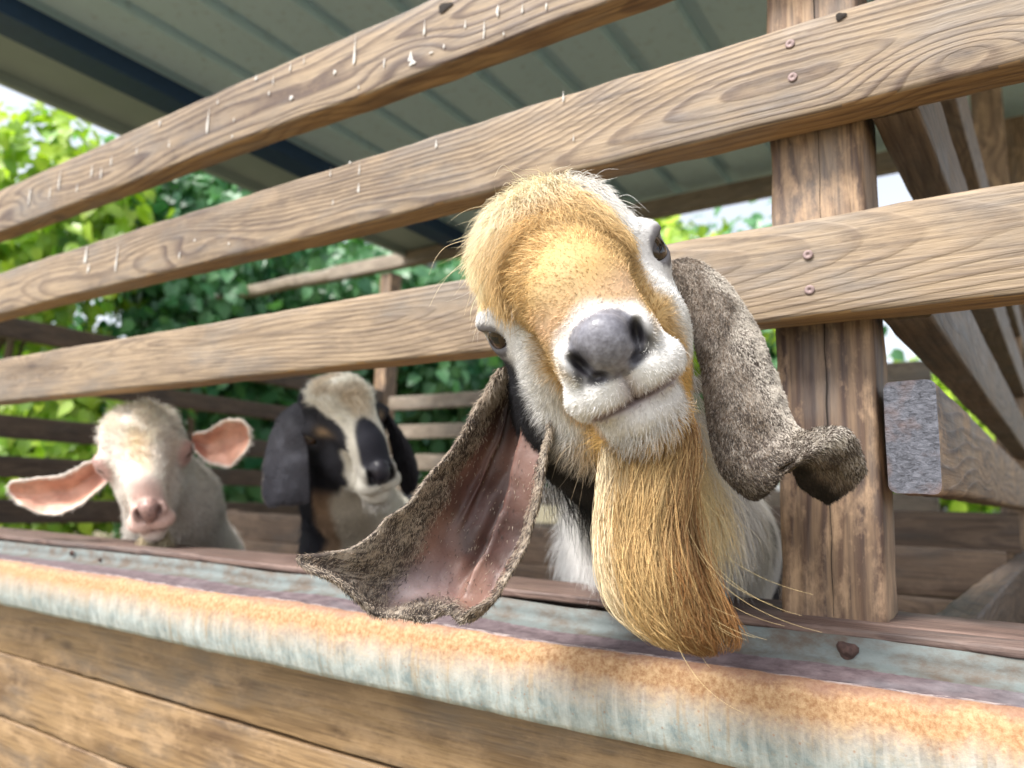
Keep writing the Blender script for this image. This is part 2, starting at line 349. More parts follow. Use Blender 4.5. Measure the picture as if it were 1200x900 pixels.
for px, py in ((926, 52), (929, 91), (947, 299), (949, 340)):
    p = on_y(px, py, 0.0); screw(fence, (p[0], -0.0006, p[2]))
def blob(mb, p, rx, rz, th=0.0012, seed=0, drip=0.0, m=0):
    """a flattened teardrop lying on a face that looks towards -Y"""
    N = 16; rnd = random.Random(seed); V = []; F = []
    ph = rnd.random() * 6
    for rr, h in ((1.0, 0.0), (0.7, 0.7), (0.0, 1.0)):
        for k in range(N):
            a = 2 * math.pi * k / N; w = 1 + 0.2 * math.sin(3 * a + ph)
            z = math.sin(a) * rz * rr * w; xx = math.cos(a) * rx * rr * w
            if z > 0: xx *= max(0.2, 1 - drip * z / rz); z *= (1 + drip * 1.5)
            V.append((p[0] + xx, p[1] - h * th, p[2] + z))
    for i in range(2):
        for k in range(N): F.append((i * N + k, i * N + (k + 1) % N, (i + 1) * N + (k + 1) % N, (i + 1) * N + k))
    mb.add(V, F, m)
def droppings(spots, board):
    for i, (px, py, w, h) in enumerate(spots):
        p = on_y(px, py, -0.0015); t = (p - CAM) @ RC[:, 2]
        mb = MB(); blob(mb, p, w / FPX * t / 2 * 0.85, h / FPX * t / 2 * (0.6 + 0.4 * ((i * 7) % 5) / 4), 0.0005, i, 0.45 if i % 3 else 0.8); mb.build('dried_dropping', DROP, fence)
droppings([(69, 215, 4, 26), (34, 232, 4, 20), (58, 228, 3, 12), (107, 203, 4, 14), (118, 205, 3, 13), (90, 222, 3, 12), (243, 147, 5, 24), (130, 190, 3, 9), (187, 145, 4, 9),
           (415, 66, 5, 26), (481, 68, 8, 16), (483, 74, 12, 7), (497, 36, 4, 12), (392, 85, 6, 7), (341, 115, 8, 5), (315, 110, 3, 7), (420, 103, 3, 5), (340, 80, 3, 8), (356, 72, 2, 8), (300, 92, 6, 5), (583, 14, 5, 18), (567, 38, 3, 20),
           (450, 75, 3, 10), (505, 62, 8, 3), (320, 96, 2, 8), (274, 141, 2, 6), (272, 160, 4, 3), (198, 170, 3, 6), (520, 55, 3, 7), (545, 30, 3, 9), (612, 12, 3, 14), (640, 8, 3, 9), (160, 178, 2, 7), (255, 120, 3, 6), (590, 40, 3, 4),
           (100, 302, 7, 26), (103, 316, 6, 9), (136, 308, 4, 24), (420, 222, 4, 12), (390, 238, 2, 5), (511, 170, 4, 12), (421, 200, 2, 14), (387, 204, 2, 7), (410, 191, 4, 4), (228, 282, 4, 3), (268, 286, 3, 4), (210, 300, 3, 9), (660, 115, 3, 10), (672, 163, 2, 8)], R1)
for p, a_, b_ in ((on_y(521, 8, -0.0012), 0.011, 0.006), (on_y(985, 19, -0.0012), 0.0045, 0.0035)):
    mb = MB(); blob(mb, p, a_, b_, 0.0006, 3); mb.build('knot_hole', HOLE, fence)
# divider fence: runs straight back from the thick post --------------------------
div = empty('divider_fence', (-0.05, 0.6, -0.09), 'shaded dividing fence of stacked rails running back from the thick front post', 'fence')
sl_ = 0.06
def drail(z0, z1, y0, y1, mats, sd, x=-0.058, **kw):
    a = (x + (y0 - 0.04) * sl_, y0, (z0 + z1) / 2); b = (x + (y1 - 0.04) * sl_, y1, (z0 + z1) / 2)
    return plank('rail', a, b, z1 - z0, 0.038, mats, div, sd, step=0.03, amp=0.0012, **kw)
drail(0.522, 0.612, 0.042, 2.6, W_BRACE, 31); drail(0.342, 0.43, 0.042, 2.6, W_BRACE, 32); drail(0.158, 0.246, 0.042, 2.6, W_BRACE, 33)
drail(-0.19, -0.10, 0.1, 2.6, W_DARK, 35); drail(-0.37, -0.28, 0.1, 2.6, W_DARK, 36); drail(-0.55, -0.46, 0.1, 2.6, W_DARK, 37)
drail(0.013, 0.105, 0.036, 2.6, [W_POST, END], 34, bev=0.006, endmat=1)
plank('post', (0.035, 2.02, -0.9), (0.035, 2.02, 1.46), 0.085, 0.085, W_POST, div, 41, up=(0, 1, 0), bev=0.006, step=0.05)
plank('post', (0.115, 2.55, -0.9), (0.115, 2.55, 1.46), 0.085, 0.085, W_POST, div, 42, up=(0, 1, 0), bev=0.006, step=0.05)
# side fence on the left ----------------------------------------------------------
sf = empty('side_fence', (-3.12, 1.3, -0.8), 'dark brown rail fence closing the left end of the pen, leaves behind it', 'fence')
for i, (z0, z1) in enumerate(((0.55, 0.63), (0.37, 0.445), (0.175, 0.26), (0.03, 0.11), (-0.14, -0.05), (-0.33, -0.24))):
    plank('rail', (-3.10, 0.05, (z0 + z1) / 2), (-3.10, 2.7, (z0 + z1) / 2), z1 - z0, 0.038, W_DARK, sf, 50 + i, step=0.05)
for i, y in enumerate((0.16,)):
    plank('post', (-3.17, y, -1.1), (-3.17, y, 1.45), 0.09, 0.09, W_DARK, sf, 60 + i, up=(0, 1, 0), step=0.08)
# rear fence and its post ---------------------------------------------------------
rf = empty('rear_fence', (-1.5, 2.6, -0.8), 'far pale rail fence at the back of the pen, seen between the goats', 'fence')
for i, (z0, z1) in enumerate(((0.50, 0.58), (0.33, 0.41), (0.15, 0.24), (-0.02, 0.07), (-0.2, -0.11))):
    plank('rail', (-3.0, 2.6, (z0 + z1) / 2), (-0.2, 2.6, (z0 + z1) / 2), z1 - z0, 0.036, W_PALE, rf, 70 + i, step=0.06)
for i, x in enumerate((-3.12, -1.62)):
    plank('post', (x, 2.67, -1.1), (x, 2.67, 1.37), 0.1, 0.09, W_POST, rf, 80 + i, up=(0, 1, 0), step=0.08)
# inner rails and the low inner wall ----------------------------------------------
inr = tag(plank('cross_rail', (-0.75, 1.5, -0.045), (0.03, 1.5, -0.045), 0.093, 0.04, W_DARK, None, 90, step=0.05), 'short dark rail crossing the pen low behind the post, below the square beam end', 'rail')
H_IN = 0.014
iw = empty('inner_wall', (-1.9, 1.25, -0.8), 'low dark board wall inside the pen behind the white goat and the black goat', 'wall')
for i, (z0, z1) in enumerate(((-0.175, -0.085), (-0.285, -0.19), (-0.39, -0.295), (-0.5, -0.4), (-0.6, -0.51), (-0.7, -0.61))):
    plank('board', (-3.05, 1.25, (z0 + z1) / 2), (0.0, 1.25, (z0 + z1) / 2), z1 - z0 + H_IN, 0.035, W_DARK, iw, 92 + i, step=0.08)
for i, x in enumerate((-2.6, -0.9)): plank('post', (x, 1.31, -0.8), (x, 1.31, -0.07), 0.07, 0.07, W_DARK, iw, 99 + i, up=(0, 1, 0), step=0.1)
iw2 = empty('board_partition', (0.75, 1.7, -0.8), 'dark board partition low at the right edge behind the divider fence', 'wall')
for i, (z0, z1) in enumerate(((-0.06, 0.03), (-0.16, -0.07), (-0.26, -0.17), (-0.36, -0.27), (-0.46, -0.37), (-0.56, -0.47), (-0.7, -0.57))):
    plank('board', (0.12, 1.7, (z0 + z1) / 2), (1.4, 1.7, (z0 + z1) / 2), z1 - z0, 0.035, W_DARK, iw2, 190 + i, step=0.08)
mb = MB()
rows = np.arange(0.13, 2.62, 0.115)
for i, y in enumerate(rows):
    V, F, _ = plank_mesh(4.7, 0.03, 0.10, seed=i, step=0.3)
    mb.add([(x - 0.85, yy + y, z - 0.80) for x, yy, z in V], F)
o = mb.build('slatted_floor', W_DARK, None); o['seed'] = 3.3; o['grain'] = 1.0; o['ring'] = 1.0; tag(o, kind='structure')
# feed trough ----------------------------------------------------------------------
tr = empty('feed_trough', (0, 0, -0.1168), 'rusty galvanised steel trough edge running along the fence, orange stain fading to pale blue grey', 'trough')
def extrude_profile(prof, x0, x1, step, closed=True, rough=0.0, seed=1):
    n = int((x1 - x0) / step); m = len(prof); P = np.array(prof); xs = np.linspace(x0, x1, n + 1)
    V = np.zeros((n + 1, m, 3)); V[:, :, 0] = xs[:, None]; V[:, :, 1] = P[:, 0]; V[:, :, 2] = P[:, 1]; V = V.reshape(-1, 3)
    if rough:
        V[:, 1] += (vnoise(V, 7, seed) - 0.5) * rough * 2 + (vnoise(V, 60, seed + 1) - 0.5) * rough * 0.5
        V[:, 2] += (vnoise(V, 9, seed + 2) - 0.5) * rough * 2 + (vnoise(V, 70, seed + 3) - 0.5) * rough * 0.5
    F = []
    for i in range(n):
        for j in range(m if closed else m - 1):
            F.append((i * m + j, (i + 1) * m + j, (i + 1) * m + (j + 1) % m, i * m + (j + 1) % m))
    if closed: F.append(tuple(range(m))); F.append(tuple(n * m + j for j in range(m - 1, -1, -1)))
    return V, F
prof = [(-0.003, 0.0195), (-0.006, 0.0195), (-0.0065, 0.010), (-0.0075, 0.0045), (-0.012, 0.0018), (-0.030, -0.0005), (-0.050, -0.0022), (-0.064, -0.0022), (-0.070, 0.0), (-0.0755, -0.0015), (-0.0805, -0.006)]
for k in range(1, 13):
    a = k / 12; prof.append((-0.0805 - 0.0085 * math.sin(a * math.pi * 0.9) + 0.006 * a, -0.006 - 0.061 * a))
prof += [(-0.066, -0.0685), (-0.056, -0.066), (-0.052, -0.060), (-0.052, -0.010), (-0.03, -0.008), (-0.010, -0.005), (-0.003, -0.003)]
V, F = extrude_profile(prof, -3.4, 0.62, 0.006, True, 0.0021, 4)
mb = MB(); mb.add(V, F); o = mb.build('steel_edge', TRAY, tr)
# the builder works in world height, so this mesh is stored relative to the rim
for v in o.data.vertices: pass
o.matrix_parent_inverse = Matrix.Identity(4)
for px, py, r in ((993, 763, 0.0075), (85, 648, 0.005), (118, 656, 0.003)):
    p = on_y(px, py, -0.0085); mb = MB(); blob(mb, p, r, r, 0.0035, int(px), 0.0); blob(mb, (p[0] + r * 0.1, p[1] - 0.0028, p[2]), r * 0.5, r * 0.5, 0.0025, int(py), 0.0); mb.build('rusty_bolt', RUSTB, tr)
# sill under the rails
sill = empty('sill', (-1.3, 0.04, -0.1), 'worn reddish brown wooden sill with split front edge lying on top of the steel trough', 'sill')
for j, (y0, y1, z0, z1, sd) in enumerate(((-0.006, 0.036, -0.0965, -0.0885, 7), (0.030, 0.13, -0.105, -0.0905, 8))):
    plank('board', (-1.35, (y0 + y1) / 2, (z0 + z1) / 2), (-1.35 + 1.97, (y0 + y1) / 2, (z0 + z1) / 2), z1 - z0, y1 - y0, W_SILL, sill, 110 + j, step=0.006, amp=0.0012, bev=0.003)
    plank('board', (-1.352 - 1.95, (y0 + y1) / 2, (z0 + z1) / 2), (-1.352, (y0 + y1) / 2, (z0 + z1) / 2), z1 - z0, y1 - y0, W_SILL, sill, 113 + j, step=0.01, amp=0.0012, bev=0.003)
# plank wall below
wl = empty('plank_wall', (-1.3, 0, -1.1), 'stained brown plank wall of tight horizontal boards below the steel trough edge', 'wall')
zt = -0.124
for i, zb in enumerate((-0.2775, -0.3755, -0.474, -0.572, -0.670, -0.768, -0.866, -0.964, -1.062)):
    z0, z1 = zb + 0.0012, zt - 0.0012
    if i == 0:
        plank('plank', (-3.4, -0.008, (z0 + z1) / 2), (-0.098, -0.008, (z0 + z1) / 2), z1 - z0, 0.024, W_WALL, wl, 120, step=0.03, bev=0.002, amp=0.001)
        plank('plank', (-0.096, -0.008, (z0 + z1) / 2), (0.6, -0.008, (z0 + z1) / 2), z1 - z0, 0.024, W_WALL, wl, 121, step=0.03, bev=0.002, amp=0.001)
    else: plank('plank', (-3.4, -0.008, (z0 + z1) / 2), (0.6, -0.008, (z0 + z1) / 2), z1 - z0, 0.024, W_WALL, wl, 122 + i, step=0.03, bev=0.003, amp=0.001)
    zt = zb
# roof ------------------------------------------------------------------------------
roof = empty('shed_roof', (-0.7, 1.3, 1.5), 'ribbed grey green metal roof seen from below above the rails', 'roof')
prof = []; x = -2.92; top = 1.5
while x < 1.6:
    prof += [(x, top), (x + 0.185, top), (x + 0.192, top + 0.032), (x + 0.242, top + 0.032)]; x += 0.249
prof2 = [(a, b + 0.002) for a, b in reversed(prof)]
P = prof + prof2; m = len(P); mb = MB(); ys = [-0.02, 0.9, 1.8, 2.85]
V = [(a, y, b) for y in ys for a, b in P]; F = []
for i in range(3):
    for j in range(m): F.append((i * m + j, i * m + (j + 1) % m, (i + 1) * m + (j + 1) % m, (i + 1) * m + j))
mb.add(V, F); mb.build('roof_sheet', ROOF, roof, False)
def box(mb, x0, x1, y0, y1, z0, z1, m=0):
    V = [(x, y, z) for z in (z0, z1) for y in (y0, y1) for x in (x0, x1)]
    mb.add(V, [(0, 2, 3, 1), (4, 5, 7, 6), (0, 1, 5, 4), (2, 6, 7, 3), (0, 4, 6, 2), (1, 3, 7, 5)], m)
mb = MB(); box(mb, -2.60, -2.47, -0.03, 2.75, 1.43, 1.497); mb.build('side_beam', BLUE, roof, False)
mb = MB(); box(mb, -2.96, -2.93, -0.03, 2.87, 1.44, 1.54); box(mb, -2.93, -2.61, -0.03, 2.80, 1.478, 1.4975); mb.build('eave_trim', TRIM, roof, False)
plank('rear_beam', (-3.6, 2.62, 1.43), (1.5, 2.62, 1.43), 0.085, 0.06, W_PALE, roof, 140, step=0.1)
plank('purlin', (-2.45, 1.95, 1.46), (1.5, 1.95, 1.46), 0.07, 0.05, W_DARK, roof, 141, step=0.1) if False else None
for i, (x, y) in enumerate(((0.9, 0.08), (0.9, 2.6))): plank('roof_post', (x, y, -1.1), (x, y, 1.39), 0.09, 0.09, W_POST, roof, 143 + i, up=(0, 1, 0), step=0.1)
lg = plank('loose_pole', (-5.5, 2.66, 1.45), (-3.25, 2.64, 1.44), 0.085, 0.07, W_PALE, None, 150, step=0.05, bev=0.03, amp=0.004)
tag(lg, 'pale weathered pole end sticking out beyond the roof into the leaves on the left', 'pole')
# foliage -----------------------------------------------------------------------------
def leafshape(L, wd, fold, heart=0.12):
    # nine points: a mid rib and two sides, cupped along the rib
    rib = [(0, 0, 0), (0.3, 0, 0.02), (0.65, 0, 0.0), (1.0, 0, -0.14)]
    sd = [(-heart, 0.24, fold), (0.22, 0.5, fold * 1.2), (0.6, 0.36, fold * 0.8)]
    V = [np.array(p) for p in rib] + [np.array(p) for p in sd] + [np.array((a, -b, c)) for a, b, c in sd]
    V = np.array(V) * [L, wd, L]
    F = [(0, 1, 5, 4), (1, 2, 6, 5), (2, 3, 6), (0, 7, 8, 1), (1, 8, 9, 2), (2, 9, 3)]
    return V, F
def crown(name, centre, rad, n, leaf, mat, parent, seed, lump=0.35, face=0.6, depthbias=0.0):
    rg = np.random.default_rng(seed)
    C = np.array(centre); Rr = np.array(rad)
    cl = rg.normal(size=(26, 3)); cl /= np.linalg.norm(cl, axis=1, keepdims=True); cl *= rg.uniform(0.35, 0.95, (26, 1))
    V = []; F = []; T = []
    base, bf = leafshape(1, 0.85, 0.1)
    for i in range(n):
        c = cl[rg.integers(26)]; p = c + rg.normal(size=3) * lump * 0.6
        q = C + p * Rr
        out = p / (np.linalg.norm(p) + 1e-6)
        nrm = out * 0.7 + np.array([0.15, -0.55, 0.55]) * face + rg.normal(size=3) * 0.45; nrm /= np.linalg.norm(nrm)
        d = np.array([rg.normal() * 0.6, rg.normal() * 0.6, -0.8]); d -= nrm * d.dot(nrm); d /= np.linalg.norm(d) + 1e-6
        s = np.cross(nrm, d); L = leaf * rg.uniform(0.6, 1.25)
        W_ = (base * L) @ np.array([d, s, nrm]) + q
        b = len(V); V.extend(W_); F.extend(tuple(k + b for k in f) for f in bf)
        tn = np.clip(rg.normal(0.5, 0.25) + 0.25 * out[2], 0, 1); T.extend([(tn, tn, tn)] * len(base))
    me = mesh(name, np.array(V), F, None, {'tone': np.array(T)})
    return link(name, me, mat, parent)
def tree(label, base, centre, rad, n, leaf, mat, seed, group='leafy trees behind the pen', trunk_r=0.07):
    t = empty('leafy_tree', tuple(base), label, 'tree', group)
    mb = MB(); rnd = random.Random(seed)
    def limb(a, b, r0, r1, N=8):
        a = np.array(a, float); b = np.array(b, float); K = 6; V = []; F = []
        for i in range(K + 1):
            f = i / K; c = a + (b - a) * f + np.array([math.sin(f * 4 + seed) * 0.05, math.cos(f * 3 + seed) * 0.05, 0]) * np.linalg.norm(b - a) * f * (1 - f) * 4
            r = r0 + (r1 - r0) * f
            for k in range(N): an = 2 * math.pi * k / N; V.append((c[0] + r * math.cos(an), c[1] + r * math.sin(an), c[2]))
        for i in range(K):
            for k in range(N): F.append((i * N + k, i * N + (k + 1) % N, (i + 1) * N + (k + 1) % N, (i + 1) * N + k))
        mb.add(V, F)
    c = np.array(centre); limb(base, c + [0, 0, rad[2] * 0.3], trunk_r, trunk_r * 0.3)
    for k in range(6):
        a = rnd.random() * 6.28; e = c + np.array([math.cos(a) * rad[0] * 0.7, math.sin(a) * rad[1] * 0.7, rad[2] * rnd.uniform(-0.3, 0.7)])
        s0 = np.array(base) + (c - np.array(base)) * rnd.uniform(0.35, 0.8); limb(s0, e, trunk_r * 0.45, trunk_r * 0.12)
    mb.build('trunk', BARK, t)
    crown('crown', centre, rad, n, leaf, mat, t, seed)
G0 = -1.1
def tr_(label, px, py, t, rad, n, leaf, mat, seed):
    c = at(px, py, t); tree(label, (c[0], c[1], G0), c, rad, n, leaf, mat, seed)
tr_('bright yellow green leafy tree at the far left under the roof edge', 15, 262, 5.0, (0.8, 0.7, 0.80), 2600, 0.12, LEAF_Y, 1)
tr_('large dark green broad leaved tree left of the rear corner post', 240, 330, 6.0, (1.0, 0.8, 1.25), 6500, 0.115, LEAF_D, 2)
tr_('dark green tree behind the black goat and the corner post', 420, 380, 7.4, (1.3, 0.9, 1.3), 6500, 0.13, LEAF_D, 3)
tr_('low bright green bush behind the white goat', 60, 520, 5.4, (0.9, 0.7, 0.8), 3000, 0.11, LEAF_Y, 4)
tr_('deep green tree right of the rear corner post', 580, 400, 8.4, (1.5, 1.0, 1.6), 4200, 0.19, LEAF_D, 5)
tr_('bushy dark tree low behind the side fence', 210, 540, 7.2, (1.5, 0.9, 1.1), 4200, 0.16, LEAF_D, 6)
tr_('green tree seen between the big goat and the thick post', 790, 330, 11.0, (1.5, 1.1, 1.5), 3000, 0.22, LEAF_Y, 7)
tr_('mixed green tree whose top stands against bright sky left of the thick post', 900, 380, 15.0, (2.0, 1.5, 2.2), 3200, 0.28, LEAF_D, 8)
tr_('tall dark tree far back at the left edge of the picture', -60, 420, 9.0, (2.0, 1.5, 1.5), 4000, 0.2, LEAF_D, 9)
tr_('distant dark tree filling the gap behind the corner post', 350, 440, 11.0, (3.2, 1.5, 2.5), 5000, 0.3, LEAF_D, 10)
tr_('low distant hedge like bush at the right behind the divider fence', 1090, 520, 14.0, (3.0, 1.2, 1.7), 3500, 0.26, LEAF_Y, 12)

# ------------------------------------------------------------------ implicit surfaces for the animals
def smin(a, b, k):
    h = np.clip(0.5 + 0.5 * (b - a) / k, 0, 1); return b * (1 - h) + a * h - k * h * (1 - h)
def smax(a, b, k): return -smin(-a, -b, k)
def ell(P, c, r, A=None):
    q = P - np.array(c, np.float32)
    if A is not None: q = q @ np.array(A, np.float32).T
    r = np.array(r, np.float32); k0 = np.sqrt(((q / r) ** 2).sum(-1)); k1 = np.sqrt(((q / (r * r)) ** 2).sum(-1)) + 1e-9
    return k0 * (k0 - 1) / k1
def cone(P, a, b, ra, rb):
    a = np.array(a, np.float32); b = np.array(b, np.float32); ab = b - a
    t = np.clip(((P - a) @ ab) / (ab @ ab), 0, 1)
    return np.sqrt(((P - a - t[..., None] * ab) ** 2).sum(-1)) - (ra + (rb - ra) * t)
def surface_nets(fn, lo, hi, h):
    lo = np.array(lo, float); hi = np.array(hi, float); n = np.ceil((hi - lo) / h).astype(int) + 1
    ax = [(lo[i] + h * np.arange(n[i])).astype(np.float32) for i in range(3)]
    D = np.empty(tuple(n), np.float32)
    Y, Z = np.meshgrid(ax[1], ax[2], indexing='ij')
    for s0 in range(0, n[0], 24):
        xs = ax[0][s0:s0 + 24]; P = np.empty((len(xs),) + Y.shape + (3,), np.float32)
        P[..., 0] = xs[:, None, None]; P[..., 1] = Y; P[..., 2] = Z
        D[s0:s0 + 24] = fn(P)
    ins = D < 0
    c = np.zeros(tuple(n - 1), np.int8)
    for a in (0, 1):
        for b in (0, 1):
            for d in (0, 1): c += ins[a:n[0] - 1 + a, b:n[1] - 1 + b, d:n[2] - 1 + d]
    act = (c > 0) & (c < 8); idx = np.argwhere(act); ID = -np.ones(tuple(n - 1), np.int64); ID[act] = np.arange(len(idx))
    acc = np.zeros((len(idx), 3)); cnt = np.zeros(len(idx))
    cor = [(a, b, d) for a in (0, 1) for b in (0, 1) for d in (0, 1)]
    for i in range(8):
        for j in range(i + 1, 8):
            A = np.array(cor[i]); B = np.array(cor[j])
            if abs(A - B).sum() != 1: continue
            da = D[tuple((idx + A).T)]; db = D[tuple((idx + B).T)]; m = (da < 0) != (db < 0)
            t = np.where(m, da / (da - db + 1e-12), 0)
            acc[m] += (A + (B - A) * t[:, None])[m]; cnt[m] += 1
    V = lo + h * (idx + acc / np.maximum(cnt, 1)[:, None])
    F = []
    for ax_ in range(3):
        o1, o2 = [(1, 2), (2, 0), (0, 1)][ax_]
        sl0 = [slice(None)] * 3; sl1 = [slice(None)] * 3; sl0[ax_] = slice(0, -1); sl1[ax_] = slice(1, None)
        a = ins[tuple(sl0)]; b = ins[tuple(sl1)]; e = np.argwhere(a != b)
        e = e[(e[:, o1] > 0) & (e[:, o2] > 0) & (e[:, o1] < n[o1] - 1) & (e[:, o2] < n[o2] - 1)]
        u1 = np.zeros(3, int); u1[o1] = 1; u2 = np.zeros(3, int); u2[o2] = 1
        q = np.stack([ID[tuple((e - u1 - u2).T)], ID[tuple((e - u2).T)], ID[tuple(e.T)], ID[tuple((e - u1).T)]], 1)
        fl = ~a[tuple(e.T)]; q[fl] = q[fl][:, ::-1]; F.append(q)
    F = np.concatenate(F); F = F[(F >= 0).all(1)]
    return V, F
def tri_sample(V, F, n, rg, wfun=None):
    A = V[F[:, 0]]; B = V[F[:, 1]]; C = V[F[:, 2]]; D_ = V[F[:, 3]]
    nr = np.cross(C - A, D_ - B); ar = np.linalg.norm(nr, axis=1) + 1e-12; nr = nr / ar[:, None]
    w = ar.copy()
    if wfun is not None: w *= wfun((A + C) / 2)
    k = rg.choice(len(F), n, p=w / w.sum()); u = rg.random((n, 1)); v = rg.random((n, 1))
    P = (A[k] * (1 - u) + B[k] * u) * (1 - v) + (D_[k] * (1 - u) + C[k] * u) * v
    return P, nr[k]
def smooth_normals(V, F):
    nr = np.cross(V[F[:, 2]] - V[F[:, 0]], V[F[:, 3]] - V[F[:, 1]]); N = np.zeros_like(V)
    for j in range(4): np.add.at(N, F[:, j], nr)
    return N / (np.linalg.norm(N, axis=1, keepdims=True) + 1e-12)
def nrm(v): return v / (np.linalg.norm(v, axis=-1, keepdims=True) + 1e-9)
def hair_obj(name, P, mat, parent, col, rad, tip=0.15):
    """P (n curves, k points, 3) in world space, col (n,3), rad scalar or (n,)"""
    n, k = P.shape[:2]; hc = bpy.data.hair_curves.new(name); hc.add_curves([k] * n)
    o = bpy.data.objects.new(name, hc); COL.objects.link(o)
    hc.attributes['position'].data.foreach_set('vector', (P - np.array(parent.location)).astype(np.float32).ravel()) if 'position' in hc.attributes else hc.position_data.foreach_set('vector', (P - np.array(parent.location)).astype(np.float32).ravel())
    r = (np.ones(n) * rad)[:, None] * (tip + (1 - tip) * (1 - np.linspace(0, 1, k)[None, :] ** 2.0))
    a = hc.attributes.get('radius') or hc.attributes.new('radius', 'FLOAT', 'POINT'); a.data.foreach_set('value', r.astype(np.float32).ravel())
    a = hc.attributes.new('hcol', 'FLOAT_COLOR', 'CURVE'); c = np.ones((n, 4), np.float32); c[:, :3] = np.clip(col, 0.003, 1); a.data.foreach_set('color', c.ravel())
    hc.materials.append(mat); o.parent = parent; return o
def strands(P, D, L, rg, nseg=5, bend=(0, 0, -1), bendk=0.35, curl=0.12, N=None):
    """curves from roots P along D of length L, sagging along bend"""
    t = np.linspace(0, 1, nseg + 1)[None, :, None]; L = np.asarray(L).reshape(-1, 1, 1)
    w = rg.normal(size=(len(P), 3)); w -= D * (w * D).sum(1, keepdims=True); w = nrm(w)
    ph = rg.uniform(0, 6.28, (len(P), 1, 1)); fr = rg.uniform(2, 6, (len(P), 1, 1))
    Q = P[:, None, :] + D[:, None, :] * L * t + np.asarray(bend, float).reshape(-1, 1, 3) * L * bendk * t * t
    Q += w[:, None, :] * L * curl * (np.sin(ph + fr * t) - np.sin(ph)) * 0.6
    return Q
# ------------------------------------------------------------------ a goat head in its own frame: s = to its left, u = up, w = towards the nose
def head_fn(prm, neck):
    tuft = prm.get('tuft', 1.0); mw = prm.get('muzzle', 1.0); nw = prm.get('nw', 1.0)
    eo = []
    for sg in (-1, 1):
        c = np.array([sg * 0.0555, 0.0, 0.002]); nn = nrm(np.array([sg * 0.80, 0.08, 0.58])); tn = np.array([-sg * 0.5, -0.35, 0.75]); tn = nrm(tn - nn * tn.dot(nn))
        eo.append((c, nn, tn, np.cross(nn, tn)))
    def f(P):
        A = P.copy(); A[..., 0] = np.abs(A[..., 0])
        d = ell(P, (0, 0.010, -0.040), (0.066, 0.066, 0.075))
        d = smin(d, ell(P, prm.get('tuft_c', (-0.008, 0.045, -0.012)), np.array(prm.get('tuft_r', (0.052, 0.047, 0.048))) * (0.6 + 0.4 * tuft)), 0.02)
        d = smin(d, cone(P, (0, 0.032, 0.0), (0, 0.004, 0.105), 0.046, 0.030 * mw), 0.03)
        d = smin(d, cone(P, (0, 0.031, 0.018), (0, 0.008, 0.100), 0.041, 0.023), 0.03)
        d = smin(d, ell(P, (0, -0.032, 0.110), (0.040 * mw, 0.038, 0.038)), 0.018)
        d = smin(d, ell(A, (0.0175 * mw, -0.0505, 0.128), (0.024, 0.0175, 0.020)), 0.009)
        d = smin(d, ell(P, (0, -0.0745, 0.112), (0.031 * mw, 0.0185, 0.029)), 0.008)
        d = smin(d, cone(P, (0, -0.070, 0.085), (0, -0.075, -0.020), 0.032 * mw, 0.048), 0.022)
        d = smin(d, ell(A, (0.036 * prm.get('cheek', 1.0), -0.038, 0.0), (0.030, 0.048, 0.062)), 0.02)
        for a, b, ra, rb in neck: d = smin(d, cone(P, a, b, ra, rb), 0.035)
        for c, nn, tn, bn in eo:
            sk = c + nn * 0.001
            d = smin(d, np.sqrt(((P - sk) ** 2).sum(-1)) - 0.0192, 0.018)
            d = smin(d, ell(P, c + bn * 0.016 * np.sign(bn[1]) + nn * 0.006, (0.018, 0.007, 0.010)), 0.018)     # brow
            M = np.stack([tn, bn, nn])
            if prm.get('closed'): d = d + 0.003 * np.exp(-(((P - c) @ bn.astype(np.float32)) / 0.0016) ** 2) * sstep(0.014, 0.010, np.abs((P - c) @ tn.astype(np.float32))) * (((P - c) @ nn.astype(np.float32)) > 0.008)
            else: d = smax(d, -ell(P, c + nn * 0.018, (0.0142, 0.0078, 0.016), M), 0.0035)
        # nose pad, nostrils, philtrum
        d = smin(d, ell(P, (0, -0.0245, 0.144), (0.0185 * nw, 0.0180, 0.0135)), 0.006)
        ca, sa = math.cos(0.65), math.sin(0.65)
        Mn = np.array([[ca, sa, 0], [-sa, ca, 0], [0, 0, 1]])
        d = smin(d, ell(A, (0.0265 * nw, -0.028, 0.134), (0.0065, 0.013, 0.013)), 0.005)
        d = smax(d, -ell(A, (0.0205 * nw, -0.0285, 0.152), (0.0044, 0.0125, 0.018), np.array([[0.94, -0.34, 0], [0.34, 0.94, 0], [0, 0, 1]])), 0.0025)
        d = smax(d, -ell(A, (0.0160 * nw, -0.0395, 0.154), (0.0080, 0.0040, 0.014)), 0.0025)
        fr = sstep(0.075, 0.10, P[..., 2])
        d = d + 0.0028 * fr * np.exp(-((A[..., 0]) / 0.0018) ** 2) * sstep(-0.066, -0.06, P[..., 1]) * sstep(-0.040, -0.046, P[..., 1])
        um = -0.0630 - 0.02 * A[..., 0] + 2.0 * A[..., 0] ** 2
        d = d + 0.0036 * sstep(0.07, 0.10, P[..., 2]) * sstep(0.034, 0.022, A[..., 0]) * np.exp(-((P[..., 1] - um) / 0.0020) ** 2)
        return d
    return f, eo
def frame(mid, nose, up):
    """mid and nose: (px,py,t); up: image direction of the top of the head"""
    O = at(*mid); N_ = at(*nose); F = nrm(N_ - O); U = RC @ np.array([up[0], up[1], 0.0]); U = nrm(U - F * U.dot(F)); S = nrm(np.cross(U, F))
    if (RC.T @ S)[0] < 0: S = -S
    return O, np.stack([S, U, F])          # rows
